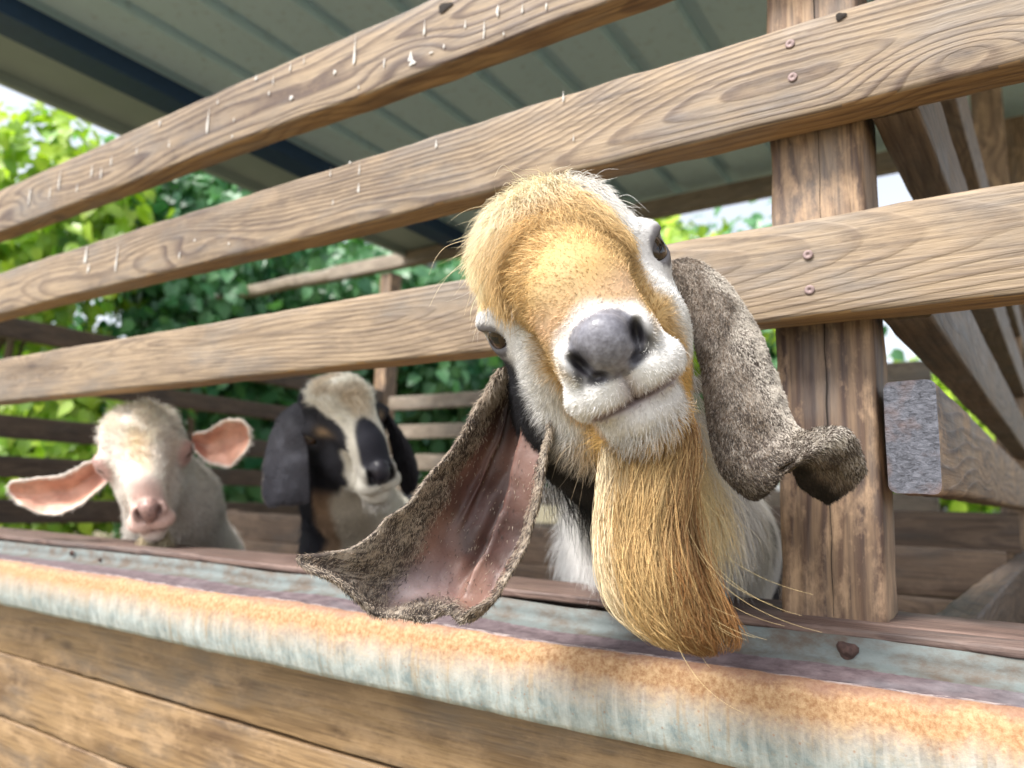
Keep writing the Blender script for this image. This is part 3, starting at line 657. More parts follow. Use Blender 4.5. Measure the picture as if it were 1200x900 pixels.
def ear_grid(rows, nu, nv, bow=0.0):
    G = np.array([[at(*c) for c in r] for r in rows])
    def cr(A, n):
        m = len(A); t = np.linspace(0, m - 1, n); i = np.clip(t.astype(int), 0, m - 2); f = (t - i).reshape((-1,) + (1,) * (A.ndim - 1))
        Pm = A[np.clip(i - 1, 0, m - 1)]; P0 = A[i]; P1 = A[i + 1]; P2 = A[np.clip(i + 2, 0, m - 1)]
        return 0.5 * ((2 * P0) + (-Pm + P1) * f + (2 * Pm - 5 * P0 + 4 * P1 - P2) * f ** 2 + (-Pm + 3 * P0 - 3 * P1 + P2) * f ** 3)
    G = cr(G, nv); G = np.swapaxes(cr(np.swapaxes(G, 0, 1), nu), 0, 1)
    return G                                # (nv, nu, 3)
def ear_mesh(G, th, colf, colb, colr, fold=None, seed=0):
    nv, nu = G.shape[:2]
    du = np.gradient(G, axis=1); dv = np.gradient(G, axis=0); N = nrm(np.cross(du, dv))
    tocam = CAM - G.reshape(-1, 3).mean(0)
    if (N.reshape(-1, 3) @ tocam).mean() < 0: N = -N
    a = np.linspace(0, 1, nu)[None, :]; b = np.linspace(0, 1, nv)[:, None]
    edge = np.minimum(np.minimum(a, 1 - a) * 6, (1 - b) * 8).clip(0, 1); T = th * (0.30 + 0.70 * np.sqrt(edge))
    disp = 0 if fold is None else fold(a, b)
    G = G + N * (np.ones((nv, nu)) * disp)[..., None] + N * (((vnoise(G.reshape(-1, 3), 42, 5) - 0.5) * 0.007 + (vnoise(G.reshape(-1, 3), 120, 6) - 0.5) * 0.0022).reshape(nv, nu) * np.clip(b * 5, 0, 1))[..., None]
    Fr = G + N * (T / 2)[..., None]; Bk = G - N * (T / 2)[..., None]
    V = np.concatenate([Fr.reshape(-1, 3), Bk.reshape(-1, 3)]); o = nv * nu; F = []
    for i in range(nv - 1):
        for j in range(nu - 1):
            k = i * nu + j; F.append((k, k + 1, k + nu + 1, k + nu)); F.append((o + k, o + k + nu, o + k + nu + 1, o + k + 1))
    rim = [i * nu for i in range(nv)] + [(nv - 1) * nu + j for j in range(1, nu)] + [i * nu + nu - 1 for i in range(nv - 2, -1, -1)]
    for p, q in zip(rim[:-1], rim[1:]): F.append((p, q, o + q, o + p))
    F = np.array(F)
    aa = (a + 0 * b).ravel(); bb = (b + 0 * a).ravel()
    C = np.concatenate([colf(aa, bb, G.reshape(-1, 3)), colb(aa, bb, G.reshape(-1, 3))])
    ff = np.cross(V[F[:, 1]] - V[F[:, 0]], V[F[:, 3]] - V[F[:, 0]]); 
    c0 = V[F[0]].mean(0); 
    if ff[0] @ N.reshape(-1, 3)[0] < 0: F = F[:, ::-1]
    isf = (F.max(1) < o)
    return V, F, C, isf, N.reshape(-1, 3), edge.ravel(), aa, bb, o
def goat(name_label, cat, fr, prm, colour, hairlen, flow, nhair, hrad, body, ears, floor=-0.785, res=0.002, hseg=5, seed=1):
    O, M = fr; rg = np.random.default_rng(seed)
    toL = lambda Q: (Q - O) @ M.T; toW = lambda q: O + q @ M
    chest = np.array(body['chest']); neck = [(np.array([0, -0.02, -0.05]), toL(np.array(p)), r0, r1) if a is None else (toL(np.array(a)), toL(np.array(p)), r0, r1) for a, p, r0, r1 in body['neck']]
    root = empty('goat', (float(chest[0]), float(chest[1]), floor), name_label, cat)
    f, eo = head_fn(prm, neck)
    lo = np.array([-0.11, -0.22, -0.20]); hi = np.array([0.11, 0.125, 0.175])
    def fclip(P): return smax(f(P), -(P[..., 2] + 0.17), 0.01) if False else f(P)
    Vl, F = surface_nets(f, lo, hi, res)
    V = toW(Vl)
    Cv = colour(Vl, V); lx = Vl
    nosem = (np.abs(lx[:, 0]) < 0.0305) & (lx[:, 2] > 0.128) & (lx[:, 1] < -0.004) & (lx[:, 1] > -0.0455) & (lx[:, 1] + 0.0035 < -0.0 + 0.2 * 0)
    nw = prm.get('nw', 1.0)
    padv = sstep(1.12, 0.95, np.sqrt((lx[:, 0] / (0.0235 * nw)) ** 2 + ((lx[:, 1] + 0.0255) / 0.0195) ** 2)) * (lx[:, 2] > 0.122)
    Cv = mixc(Cv, np.array(prm['nose']), padv * prm.get('pad', 1.0))
    nst = np.maximum(np.exp(-(((np.abs(lx[:, 0]) - 0.0205 * nw + 0.34 * (-(lx[:, 1] + 0.0285)) * -1) / 0.0055) ** 2 + ((lx[:, 1] + 0.0285) / 0.0125) ** 2) ** 2), np.exp(-(((np.abs(lx[:, 0]) - 0.016 * nw) / 0.0085) ** 2 + ((lx[:, 1] + 0.0395) / 0.0048) ** 2) ** 2)) * (lx[:, 2] > 0.11)
    Cv = mixc(Cv, np.array(prm['nose']) * 0.5 + 0.12, 0.6 * np.exp(-((np.abs(lx[:, 0]) - 0.027 * nw) / 0.006) ** 2 - ((lx[:, 1] + 0.028) / 0.012) ** 2) * (lx[:, 2] > 0.11) * prm.get('pad', 1.0))
    Cv = mixc(Cv, np.array(prm['nose']) * 0.12, nst * prm.get('nk', 1.0))
    if prm.get('closed'):
        for c, nn, tn, bn in eo: Cv = mixc(Cv, np.array((0.10, 0.05, 0.045)), np.exp(-(((lx - c) @ bn) / 0.0020) ** 2) * sstep(0.015, 0.011, np.abs((lx - c) @ tn)) * (((lx - c) @ nn) > 0.006))
    fm = np.zeros(len(F), int); fm[padv[F].mean(1) > 0.5] = 1
    # body: neck, trunk and legs, same skin
    B = body; ch = chest; ax = nrm(np.array([B['dir'][0], B['dir'][1], 0.0])); sd = np.array([-ax[1], ax[0], 0.0]); Ln = B.get('len', 0.62); r = B.get('r', 0.13)
    rump = ch + ax * Ln + np.array([0, 0, -0.02]); top = O
    parts = []
    for a, p, r0, r1 in neck: parts.append((toW(a), toW(p), r0, r1))
    parts += [(ch, ch + ax * Ln * 0.5 - [0, 0, 0.02], r, r * 1.12), (ch + ax * Ln * 0.5 - [0, 0, 0.02], rump, r * 1.12, r * 0.92)]
    zf = floor
    for s in (-1, 1):
        sh = ch + sd * s * r * 0.6 + ax * 0.03 + [0, 0, -0.05]; kn = np.array([sh[0], sh[1], zf + (sh[2] - zf) * 0.42]) ; ft = np.array([kn[0], kn[1], zf + 0.045])
        parts += [(sh, kn, 0.052, 0.026), (kn, ft, 0.025, 0.018), (ft, ft + [0, 0, -0.02], 0.019, 0.026)]
        hp = rump + sd * s * r * 0.55 + [0, 0, -0.03]; kn = hp - ax * 0.08 + [0, 0, -(hp[2] - zf) * 0.38]; hk = hp + ax * 0.07; hk = np.array([hk[0], hk[1], zf + (hp[2] - zf) * 0.36]); ft = np.array([hk[0] - ax[0] * 0.03, hk[1] - ax[1] * 0.03, zf + 0.045])
        parts += [(hp, kn, 0.085, 0.05), (kn, hk, 0.045, 0.026), (hk, ft, 0.025, 0.019), (ft, ft + [0, 0, -0.02], 0.019, 0.026)]
    parts += [(rump + ax * r * 0.8 + [0, 0, r * 0.4], rump + ax * (r * 0.8 + 0.09) + [0, 0, r * 0.4 + 0.07], 0.03, 0.016)]
    def fb(P):
        d = None
        for a, p, r0, r1 in parts:
            e = cone(P, a, p, r0, r1); d = e if d is None else smin(d, e, 0.035)
        # leave the head to the finer surface
        L = (P - O.astype(np.float32)) @ M.T.astype(np.float32)
        inside = np.maximum(np.maximum(np.abs(L[..., 0]) - 0.085, np.maximum(-0.205 - L[..., 1], L[..., 1] - 0.11)), np.maximum(-0.185 - L[..., 2], L[..., 2] - 0.16))
        return np.maximum(d + 0.0015, -inside) if B.get('cut', False) else d + 0.002
    pts = np.array([q for a, p, r0, r1 in parts for q in (a, p)])
    Vb, Fb = surface_nets(fb, pts.min(0) - 0.2, pts.max(0) + 0.2, 0.009)
    Cb = colour(toL(Vb), Vb)
    hoof = Vb[:, 2] < zf + 0.042; Cb[hoof] = (0.05, 0.04, 0.035)
    AV = [V, Vb]; AF = [F, Fb + len(V)]; AC = [Cv, Cb]; AM = [fm, np.zeros(len(Fb), int)]; off = len(V) + len(Vb)
    hairP = []; hairC = []; hairR = []
    # coat
    def hmask(Q): 
        q = toL(Q); m = np.ones(len(q)) * (hairlen(q, Q) > 0.0005)
        m *= ~((np.sqrt((q[:, 0] / (0.0275 * prm.get('nw', 1.0))) ** 2 + ((q[:, 1] + 0.0265) / 0.0195) ** 2) < 1) & (q[:, 2] > 0.122))
        for c, nn, tn, bn in eo: m *= (np.linalg.norm(q - (c + nn * 0.018), axis=1) > 0.0165)
        return m
    dens = B.get('dens', lambda Q: np.ones(len(Q)))
    P_, N_ = tri_sample(V, F, nhair, rg, lambda Q: hmask(Q) * dens(Q))
    q = toL(P_); D = flow(q, P_, N_, rg); Lh = hairlen(q, P_) * rg.uniform(0.6, 1.15, len(P_)) * np.where(rg.random(len(P_)) < prm.get('stray', 0.006), 1.9, 1.0)
    cc = colour(q, P_); cc = cc * (rg.uniform(0.62, 1.30, (len(cc), 1)) * (0.80 + 0.4 * vnoise(q, 140, 77))[:, None]); 
    bend = np.tile(np.array([0, 0, -1.0]), (len(P_), 1))
    hairP.append(strands(P_ - N_ * 0.0006, D, Lh, rg, hseg, bend, 0.25, prm.get('curl', 0.2))); hairC.append(cc); hairR.append(np.ones(len(cc)) * hrad)
    nb = B.get('nhair', 0)
    if nb:
        P_, N_ = tri_sample(Vb, Fb, nb, rg, B['bmask'])
        Lh = B.get('blen', 0.03) * rg.uniform(0.5, 1.2, nb); g_ = np.array([0, 0, -1.0]); D = nrm(N_ * 0.35 + nrm(g_ - N_ * (N_ @ g_)[:, None]) * 0.9 + rg.normal(size=(nb, 3)) * 0.18)
        cc = colour(toL(P_), P_) * rg.uniform(0.75, 1.2, (nb, 1))
        hairP.append(strands(P_, D, Lh, rg, hseg, g_, 0.3, 0.2)); hairC.append(cc); hairR.append(np.ones(nb) * hrad * 1.2)
    for e in ears:
        G = ear_grid(e['rows'], e.get('nu', 30), e.get('nv', 60))
        Ve, Fe, Ce, isf, Ne, edge, aa, bb, oo = ear_mesh(G, e['th'], e['front'], e['back'], None, e.get('fold'))
        AV.append(Ve); AF.append(Fe + off); AC.append(Ce); AM.append(np.where(isf & (e['skin'](Ce, Fe, aa, bb, oo) > 0.5), 2, 0)); 
        off += len(Ve)
        ne = e.get('nhair', 0)
        if ne:
            Pp, Nn = tri_sample(Ve, Fe, ne * 3, rg)
            from_front = np.zeros(len(Pp)); 
            # nearest grid vertex for the colour and the parameters
            import mathutils
            kd = mathutils.kdtree.KDTree(len(Ve)); [kd.insert(v, i) for i, v in enumerate(Ve)]; kd.balance()
            ki = np.array([kd.find(p)[1] for p in Pp]); a_ = aa[ki % oo]; b_ = bb[ki % oo]; fr_ = ki < oo
            keep = rg.random(len(Pp)) < e['hdens'](a_, b_, fr_); Pp = Pp[keep]; Nn = Nn[keep]; a_ = a_[keep]; b_ = b_[keep]; fr_ = fr_[keep]
            Nn = np.where(((Nn * Ne[ki[keep] % oo]).sum(1) * np.where(fr_, 1, -1))[:, None] < -0.2, -Nn, Nn)
            dn = nrm(np.gradient(G, axis=0).reshape(-1, 3))[ki[keep] % oo]
            D = nrm(dn * 1.0 + Nn * 0.28 + rg.normal(size=(len(Pp), 3)) * 0.28)
            cc = e['hcol'](a_, b_, fr_, Pp, rg)
            hairP.append(strands(Pp, D, e['hlen'](a_, b_, fr_) * rg.uniform(0.5, 1.2, len(Pp)), rg, hseg, (0, 0, -1), 0.15, 0.2)); hairC.append(cc); hairR.append(np.ones(len(Pp)) * hrad)
    AVc = np.concatenate(AV); AFc = np.concatenate(AF)
    me = bpy.data.meshes.new('body'); me.vertices.add(len(AVc)); me.vertices.foreach_set('co', (AVc - np.array(root.location)).astype(np.float32).ravel())
    me.loops.add(len(AFc) * 4); me.loops.foreach_set('vertex_index', AFc.astype(np.int32).ravel())
    me.polygons.add(len(AFc)); me.polygons.foreach_set('loop_start', (np.arange(len(AFc)) * 4).astype(np.int32)); 
    me.polygons.foreach_set('material_index', np.concatenate(AM).astype(np.int32)); me.update(calc_edges=True); me.validate()
    a = me.attributes.new('col', 'FLOAT_COLOR', 'POINT'); c = np.ones((len(AVc), 4), np.float32); c[:, :3] = np.clip(np.concatenate(AC), 0, 1); a.data.foreach_set('color', c.ravel())
    bo = bpy.data.objects.new('body', me); COL.objects.link(bo); bo.parent = root
    for m in (COAT, NOSE, SKIN): me.materials.append(m)
    me.shade_smooth()
    for c, nn, tn, bn in eo:
        eb = MB(); K = 24; rr = 0.0168; Vv = []; Ff = []
        for i in range(K // 2 + 1):
            th = math.pi * i / (K // 2)
            for j in range(K): ph = 2 * math.pi * j / K; Vv.append((rr * math.sin(th) * math.cos(ph), rr * math.sin(th) * math.sin(ph), rr * math.cos(th)))
        for i in range(K // 2):
            for j in range(K): Ff.append((i * K + j, (i + 1) * K + j, (i + 1) * K + (j + 1) % K, i * K + (j + 1) % K))
        eb.add(Vv, Ff); o = eb.build('eye', EYE, None); o.parent = root
        pw = toW(c + nn * 0.003); 
        Xw = tn @ M; Yw = bn @ M; Zw = nn @ M
        R4 = Matrix(((Xw[0], Yw[0], Zw[0], 0), (Xw[1], Yw[1], Zw[1], 0), (Xw[2], Yw[2], Zw[2], 0), (0, 0, 0, 1)))
        R4.translation = Vector(pw - np.array(root.location)); o.matrix_local = R4
    hk = hseg + 1
    hair_obj('fur', np.concatenate(hairP), HAIR, root, np.concatenate(hairC), np.concatenate(hairR))
    return root, toL, toW, f

def tang(D, N): return nrm(D - N * (D * N).sum(1, keepdims=True))
# ------------------------------------------------------------------ the big goat with the golden beard
fr1 = frame((675, 345, 0.56), (686, 359, 0.415), (-0.48, -0.876))
CREAM = np.array((0.80, 0.75, 0.66)); WHITE = np.array((0.80, 0.79, 0.77)); GOLD = np.array((0.72, 0.47, 0.17)); PALEG = np.array((0.92, 0.80, 0.54)); BLK = np.array((0.018, 0.018, 0.022)); GREY = np.array((0.42, 0.39, 0.35)); PINK = np.array((0.78, 0.52, 0.46))
def col1(q, Wp):
    s, u, w = q[:, 0], q[:, 1], q[:, 2]; n = vnoise(q, 60, 3); n2 = vnoise(q, 18, 4); n3 = vnoise(q, 220, 8)
    s_ = s + (n - 0.5) * 0.012
    C = mixc(WHITE * 1.03, np.array((0.68, 0.64, 0.58)), sstep(0.5, 0.8, n2))
    C = np.array(C)
    # golden blaze over forehead and bridge, down both sides of the muzzle
    right = np.where(w > 0.03, 0.051, 0.028 + 0.32 * np.clip(w, 0, 0.08)); left = np.where(u > 0.025, -0.070, -0.042)
    dp = np.sqrt((s / 0.0216) ** 2 + ((u + 0.0255) / 0.0195) ** 2) + (n - 0.5) * 0.35
    wm = np.maximum(sstep(-0.020, -0.040, u) * sstep(0.108, 0.120, w + (n - 0.5) * 0.010), sstep(1.50, 1.15, dp) * sstep(0.08, 0.1, w))
    g = sstep(0.006, -0.006, s_ - right) * sstep(-0.006, 0.006, s_ - left) * (1 - wm) * sstep(-0.075, -0.06, w)
    gold = mixc(PALEG, GOLD, sstep(0.25, 0.75, 0.5 * n2 + 0.5 * n + 0.25 * sstep(0.0, 0.08, w) - 0.25 * sstep(0.04, 0.09, u)))
    gold = mixc(gold, np.array((0.40, 0.20, 0.07)), sstep(0.03, 0.10, w) * sstep(-0.01, -0.03, u) * 0.6 * n)
    gold = mixc(gold, np.array((0.56, 0.375, 0.165)), 0.8 * sstep(0.02, 0.05, w)); C = mixc(C, gold, g)
    C = mixc(C, CREAM * [1.02, 1.03, 1.0], 0.55 * sstep(0.055, 0.095, u) * sstep(-0.06, 0.0, w))
    C = mixc(C, np.array((0.80, 0.55, 0.42)), 0.45 * np.exp(-((u + 0.002) / 0.012) ** 2 - ((w - 0.125) / 0.022) ** 2))
    # pale grey lips
    lip = sstep(0.085, 0.11, w) * sstep(-0.040, -0.062, u)
    C = mixc(C, np.array((0.66, 0.63, 0.62)), lip * 0.7 * n)
    um = -0.0630 - 0.02 * np.abs(s) + 2.0 * s * s
    C = mixc(C, np.array((0.22, 0.13, 0.14)), 0.85 * sstep(0.034, 0.024, np.abs(s)) * sstep(0.06, 0.09, w) * np.exp(-((u - um) / 0.0035) ** 2))
    C = mixc(C, np.array((0.30, 0.22, 0.24)), 0.5 * np.exp(-(s / 0.006) ** 2) * sstep(-0.064, -0.058, u) * sstep(-0.03, -0.042, u) * sstep(0.12, 0.13, w))
    # around the eyes
    for sg in (-1, 1):
        e = np.linalg.norm(q - np.array([sg * 0.0725, 0.001, 0.0145]), axis=1)
        C = mixc(C, np.array((0.05, 0.045, 0.05)), 0.95 * sstep(0.0180, 0.0140, e + (n3 - 0.5) * 0.003))
        C = mixc(C, np.array((0.35, 0.34, 0.36)), 0.45 * sstep(0.034, 0.020, e) * n)
    # black band from the left eye down the cheek, dark throat
    bd = sstep(-0.042, -0.050, s + (n - 0.5) * 0.010) * sstep(-0.004, -0.02, u) * sstep(0.028, 0.008, w + 0.25 * (u + 0.02))
    C = mixc(C, BLK, bd)
    jaw = sstep(-0.072, -0.088, u + (n - 0.5) * 0.01) * sstep(-0.02, 0.01, w) * sstep(-0.036, -0.024, s_)
    C = mixc(C, GOLD, jaw * sstep(0.125, 0.10, w))
    C = mixc(C, GOLD * 0.95, sstep(-0.083, -0.090, u + (n - 0.5) * 0.006) * sstep(0.03, 0.06, w))
    y = Wp[:, 1]; th = sstep(-0.045, -0.075, w) * sstep(-0.04, -0.07, u)
    C = mixc(C, mixc(WHITE, np.array((0.50, 0.46, 0.41)), n2 * sstep(0, 0.05, s)), th)
    X = Wp[:, 0]
    body = sstep(0.04, 0.12, y)
    bc = mixc(WHITE, np.array((0.72, 0.67, 0.58)), np.clip(sstep(-0.36, -0.22, X + (n2 - 0.5) * 0.08) * 0.9, 0, 1))
    bc = mixc(bc, BLK * 2, sstep(0.45, 0.55, y) * sstep(0.4, 0.6, n2))
    return mixc(C, bc, body)
def len1(q, Wp):
    s, u, w = q[:, 0], q[:, 1], q[:, 2]
    L = 0.0065 + 0.008 * sstep(0.0, 0.03, u) * sstep(0.10, 0.06, w) * sstep(0.055, 0.035, np.abs(s)) + 0.006 * sstep(0.03, 0.06, u) * sstep(0.06, 0.045, np.abs(s)) * sstep(0.05, 0.0, w) + 0.006 * sstep(0.01, 0.03, u) * sstep(0.09, 0.05, w) + 0.005 * sstep(0.0, -0.06, w)
    L = L + 0.0045 * sstep(-0.01, 0.005, u) * sstep(0.02, 0.05, w) * sstep(0.118, 0.10, w)
    L = L - 0.0028 * sstep(0.10, 0.125, w)
    for sg in (-1, 1): L = L * (0.35 + 0.65 * sstep(0.020, 0.046, np.linalg.norm(q - np.array([sg * 0.0725, 0.001, 0.0145]), axis=1)))
    L = L + 0.02 * sstep(-0.07, -0.10, w) * sstep(-0.03, -0.08, u) + 0.016 * sstep(-0.076, -0.088, u) * sstep(0.02, 0.05, w)
    return L
def flow1(q, Wp, N, rg):
    M = fr1[1]; s, u, w = q[:, 0], q[:, 1], q[:, 2]; n = len(q)
    D = np.zeros((n, 3)); up = sstep(0.005, 0.035, u) * sstep(0.10, 0.05, w)
    # bridge: hair runs up and outwards from the nose; forehead: falls forwards, down and to the goat's right
    D[:, 0] = s * 9 * (1 - up) + up * (-0.35 + s * 14); D[:, 1] = (0.35 - 1.2 * sstep(-0.03, -0.07, u)) * (1 - up) - 0.35 * up; D[:, 2] = -0.85 * (1 - up) + 0.55 * up
    nz = np.stack([vnoise(q, 45, 21), vnoise(q, 45, 22), vnoise(q, 45, 23)], 1) - 0.5
    D = nrm(D) + nz * 1.3 + rg.normal(size=(n, 3)) * 0.14
    D = D @ M; D = tang(D, N)
    return nrm(D + N * (0.30 + 0.15 * rg.random((n, 1))))
speck_d = np.array((0.045, 0.035, 0.03)); speck_l = np.array((0.55, 0.47, 0.38)); TAUPE = np.array((0.20, 0.15, 0.12))
def specks(P, k=0.5, light=speck_l, seed=0):
    n = vnoise(P, 420, seed); n2 = vnoise(P, 60, seed + 1); return mixc(speck_d * 2, light * 0.8, sstep(0.35, 0.65, n * 0.75 + n2 * 0.5 - 0.12 + (k - 0.5) * 0.6))
def lear_front(a, b, P):
    skin = mixc(np.array((0.055, 0.030, 0.024)), np.array((0.23, 0.13, 0.10)), sstep(0.25, 0.75, vnoise(P, 30, 5)))
    skin = mixc(skin, np.array((0.10, 0.05, 0.045)), sstep(0.5, 0.75, vnoise(P * [1, 1, 0.4], 55, 9)) * 0.6 + 0.45 * np.exp(-((a - 0.72) / 0.05) ** 2) * sstep(0.75, 0.4, b))
    skin = mixc(skin, np.array((0.50, 0.40, 0.40)), np.exp(-((a - 0.42) / 0.16) ** 2 - ((b - 0.80) / 0.08) ** 2) * 0.7)
    rim = np.maximum(np.maximum(sstep(0.26, 0.12, a - 0.14 * sstep(0.35, 0.9, b)), sstep(0.90, 0.97, a)), sstep(0.85, 0.93, b + 0.04 * np.sin(a * 13)))
    return mixc(skin, specks(P, 0.35, speck_l, 1), rim)
def lear_rim(a, b): return np.maximum(np.maximum(sstep(0.28, 0.14, a - 0.14 * sstep(0.35, 0.9, b)), sstep(0.88, 0.96, a)), sstep(0.84, 0.92, b + 0.04 * np.sin(a * 13)))
def lear_back(a, b, P): return mixc(specks(P, 0.5, np.array((0.5, 0.42, 0.34)), 2), np.array((0.32, 0.25, 0.19)), 0.4)
def lear_fold(a, b):
    f = -0.0065 * np.exp(-((a - 0.66) / 0.035) ** 2) * sstep(0.08, 0.2, b) * sstep(0.86, 0.6, b) + 0.0075 * np.exp(-((a - 0.74) / 0.03) ** 2) * sstep(0.06, 0.2, b) * sstep(0.92, 0.7, b)
    f = f + 0.006 * np.exp(-((a - 0.38 - 0.1 * b) / 0.025) ** 2) * sstep(0.1, 0.25, b) * sstep(0.62, 0.4, b) - 0.009 * np.exp(-((a - 0.84) / 0.04) ** 2) * sstep(0.1, 0.25, b)
    f = f + 0.0022 * np.sin(a * 20 + b * 5) * sstep(0.75, 0.95, b)
    return f
def flat(rows, k):
    o = []
    for r in rows:
        n = len(r) - 1; o.append([(x, y, (r[0][2] + (r[-1][2] - r[0][2]) * i / n) * (1 - k) + t * k) for i, (x, y, t) in enumerate(r)])
    return o
left_ear = dict(th=0.0042, nu=60, nv=90, front=lear_front, back=lear_back, fold=lear_fold, skin=lambda C, F, aa, bb, oo: 1 - lear_rim(aa[F[:, 0] % oo], bb[F[:, 0] % oo]),
    rows=[[(583, 432, .585), (600, 428, .590), (618, 430, .592), (632, 440, .590), (642, 452, .560)],
          [(566, 470, .570), (585, 468, .600), (606, 466, .608), (630, 474, .580), (646, 484, .540)],
          [(534, 520, .553), (560, 520, .588), (590, 518, .604), (620, 526, .575), (642, 532, .530)],
          [(495, 566, .537), (530, 572, .573), (568, 574, .588), (606, 578, .568), (634, 580, .525)],
          [(458, 606, .523), (500, 618, .556), (545, 624, .570), (588, 628, .562), (622, 622, .532)],
          [(418, 640, .510), (466, 662, .540), (518, 670, .552), (566, 672, .546), (604, 662, .522)],
          [(350, 652, .492), (430, 690, .522), (492, 706, .532), (545, 704, .530), (582, 694, .515)],
          [(372, 672, .488), (428, 716, .506), (480, 728, .514), (520, 722, .516), (552, 708, .510)]],
    nhair=22000, hdens=lambda a, b, f: np.where(f, 0.04 + 0.96 * lear_rim(a, b), 0.8), hlen=lambda a, b, f: np.where(f, 0.0026, 0.003) * (1 + 2.2 * sstep(0.35, 0.0, b)),
    hcol=lambda a, b, f, P, rg: np.where((rg.random(len(P)) < 0.25 + 0.9 * (vnoise(P, 200, 4) - 0.3) - 0.4 * sstep(0.3, 0.05, b))[:, None], speck_d, mixc(np.array((0.24, 0.17, 0.115)), np.array((0.62, 0.54, 0.44)), rg.random(len(P)) * 0.6 + 0.5 * vnoise(P, 60, 9) * sstep(0.9, 0.3, b) + 0.25 * sstep(0.85, 1, b))))
def rear_col(a, b, P):
    c = specks(P, 0.55, np.array((0.52, 0.47, 0.41)), 6); c = mixc(c, np.array((0.62, 0.55, 0.45)), 0.5 * sstep(0.7, 0.95, a) * sstep(0.75, 0.5, b)); c = mixc(c, np.array((0.20, 0.14, 0.10)), 0.5 * sstep(0.45, 0.1, a) * sstep(0.5, 0.2, b))
    c = mixc(c, np.array((0.22, 0.17, 0.11)), 0.6 * sstep(0.78, 0.9, b)); return mixc(c, np.array((0.035, 0.025, 0.018)), sstep(0.74, 0.80, b) * sstep(0.42, 0.25, a))
def rear_back(a, b, P): return mixc(np.array((0.10, 0.075, 0.05)), np.array((0.22, 0.16, 0.10)), vnoise(P, 120, 3))
right_ear = dict(th=0.0036, nu=40, nv=80, front=rear_col, back=rear_back, skin=lambda C, F, aa, bb, oo: np.zeros(len(F)),
    rows=flat([[(776, 312, .612), (790, 306, .612), (804, 304, .612), (818, 308, .612), (828, 318, .612)],
          [(800, 348, .598), (818, 338, .578), (836, 334, .566), (856, 340, .572), (870, 358, .592)],
          [(814, 395, .575), (834, 392, .552), (856, 388, .546), (878, 386, .556), (892, 394, .582)],
          [(822, 445, .562), (844, 443, .538), (868, 438, .532), (892, 434, .542), (908, 436, .568)],
          [(830, 500, .548), (854, 498, .526), (880, 492, .520), (906, 484, .530), (926, 478, .552)],
          [(846, 554, .536), (868, 548, .516), (892, 536, .508), (918, 520, .514), (942, 506, .530)],
          [(884, 584, .528), (900, 570, .508), (916, 553, .500), (938, 530, .500), (962, 500, .505)],
          [(918, 548, .520), (930, 545, .508), (948, 536, .492), (970, 518, .484), (992, 502, .488)],
          [(940, 574, .532), (955, 566, .516), (972, 553, .497), (992, 536, .486), (1008, 524, .490)],
          [(968, 592, .538), (982, 584, .522), (995, 574, .505), (1006, 562, .494), (1013, 548, .496)]], 0.5),
    nhair=30000, hdens=lambda a, b, f: np.ones(len(a)) * 0.9, hlen=lambda a, b, f: np.ones(len(a)) * 0.0027 * (1 + 0.5 * sstep(0.2, 0, b)),
    hcol=lambda a, b, f, P, rg: np.where((rg.random(len(P)) < 0.22 + 0.75 * (vnoise(P, 160, 12) - 0.3) - 0.25 * a + 0.45 * sstep(0.35, 0.65, b) * sstep(0.9, 0.7, b) + 0.30 * sstep(0.78, 0.9, b))[:, None], np.array((0.06, 0.045, 0.035)), mixc(np.array((0.15, 0.105, 0.07)), np.array((0.60, 0.55, 0.48)), np.clip(rg.random(len(P)) * 0.7 + 0.75 * sstep(0.3, 0.95, a + 1.1 * (vnoise(P, 40, 14) - 0.5)) - 0.15 - 0.5 * sstep(0.78, 0.9, b), 0, 1))) * (np.where(f, 1, 0.4) * (1 - 0.8 * sstep(0.74, 0.80, b) * sstep(0.42, 0.25, a)))[:, None])
ch1 = at(782, 640, 0.98)
body1 = dict(chest=ch1, dir=(-0.25, 1.0), len=0.62, r=0.125,
    neck=[(None, tuple(at(700, 478, 0.60)), 0.060, 0.058), (tuple(at(700, 478, 0.60)), tuple(at(778, 590, 0.68)), 0.058, 0.058), (tuple(at(778, 590, 0.68)), tuple(ch1), 0.058, 0.12)],
    nhair=22000, blen=0.042, bmask=lambda Q: ((Q[:, 1] < 0.28) & (Q[:, 1] > -0.1) & (Q[:, 2] > -0.25) & (Q[:, 2] < 0.15)) * 1.0)
g1, toL1, toW1, f1 = goat('big goat with golden forehead and long beard pushing its tilted head out between the rails', 'goat', fr1,
    dict(nose=(0.30, 0.30, 0.34), muzzle=0.85, nw=0.92, tuft_c=(-0.002, 0.029, -0.010), tuft_r=(0.044, 0.037, 0.048)), col1, len1, flow1, 110000, 0.00018, body1, [left_ear, right_ear], res=0.0018, hseg=5, seed=11)
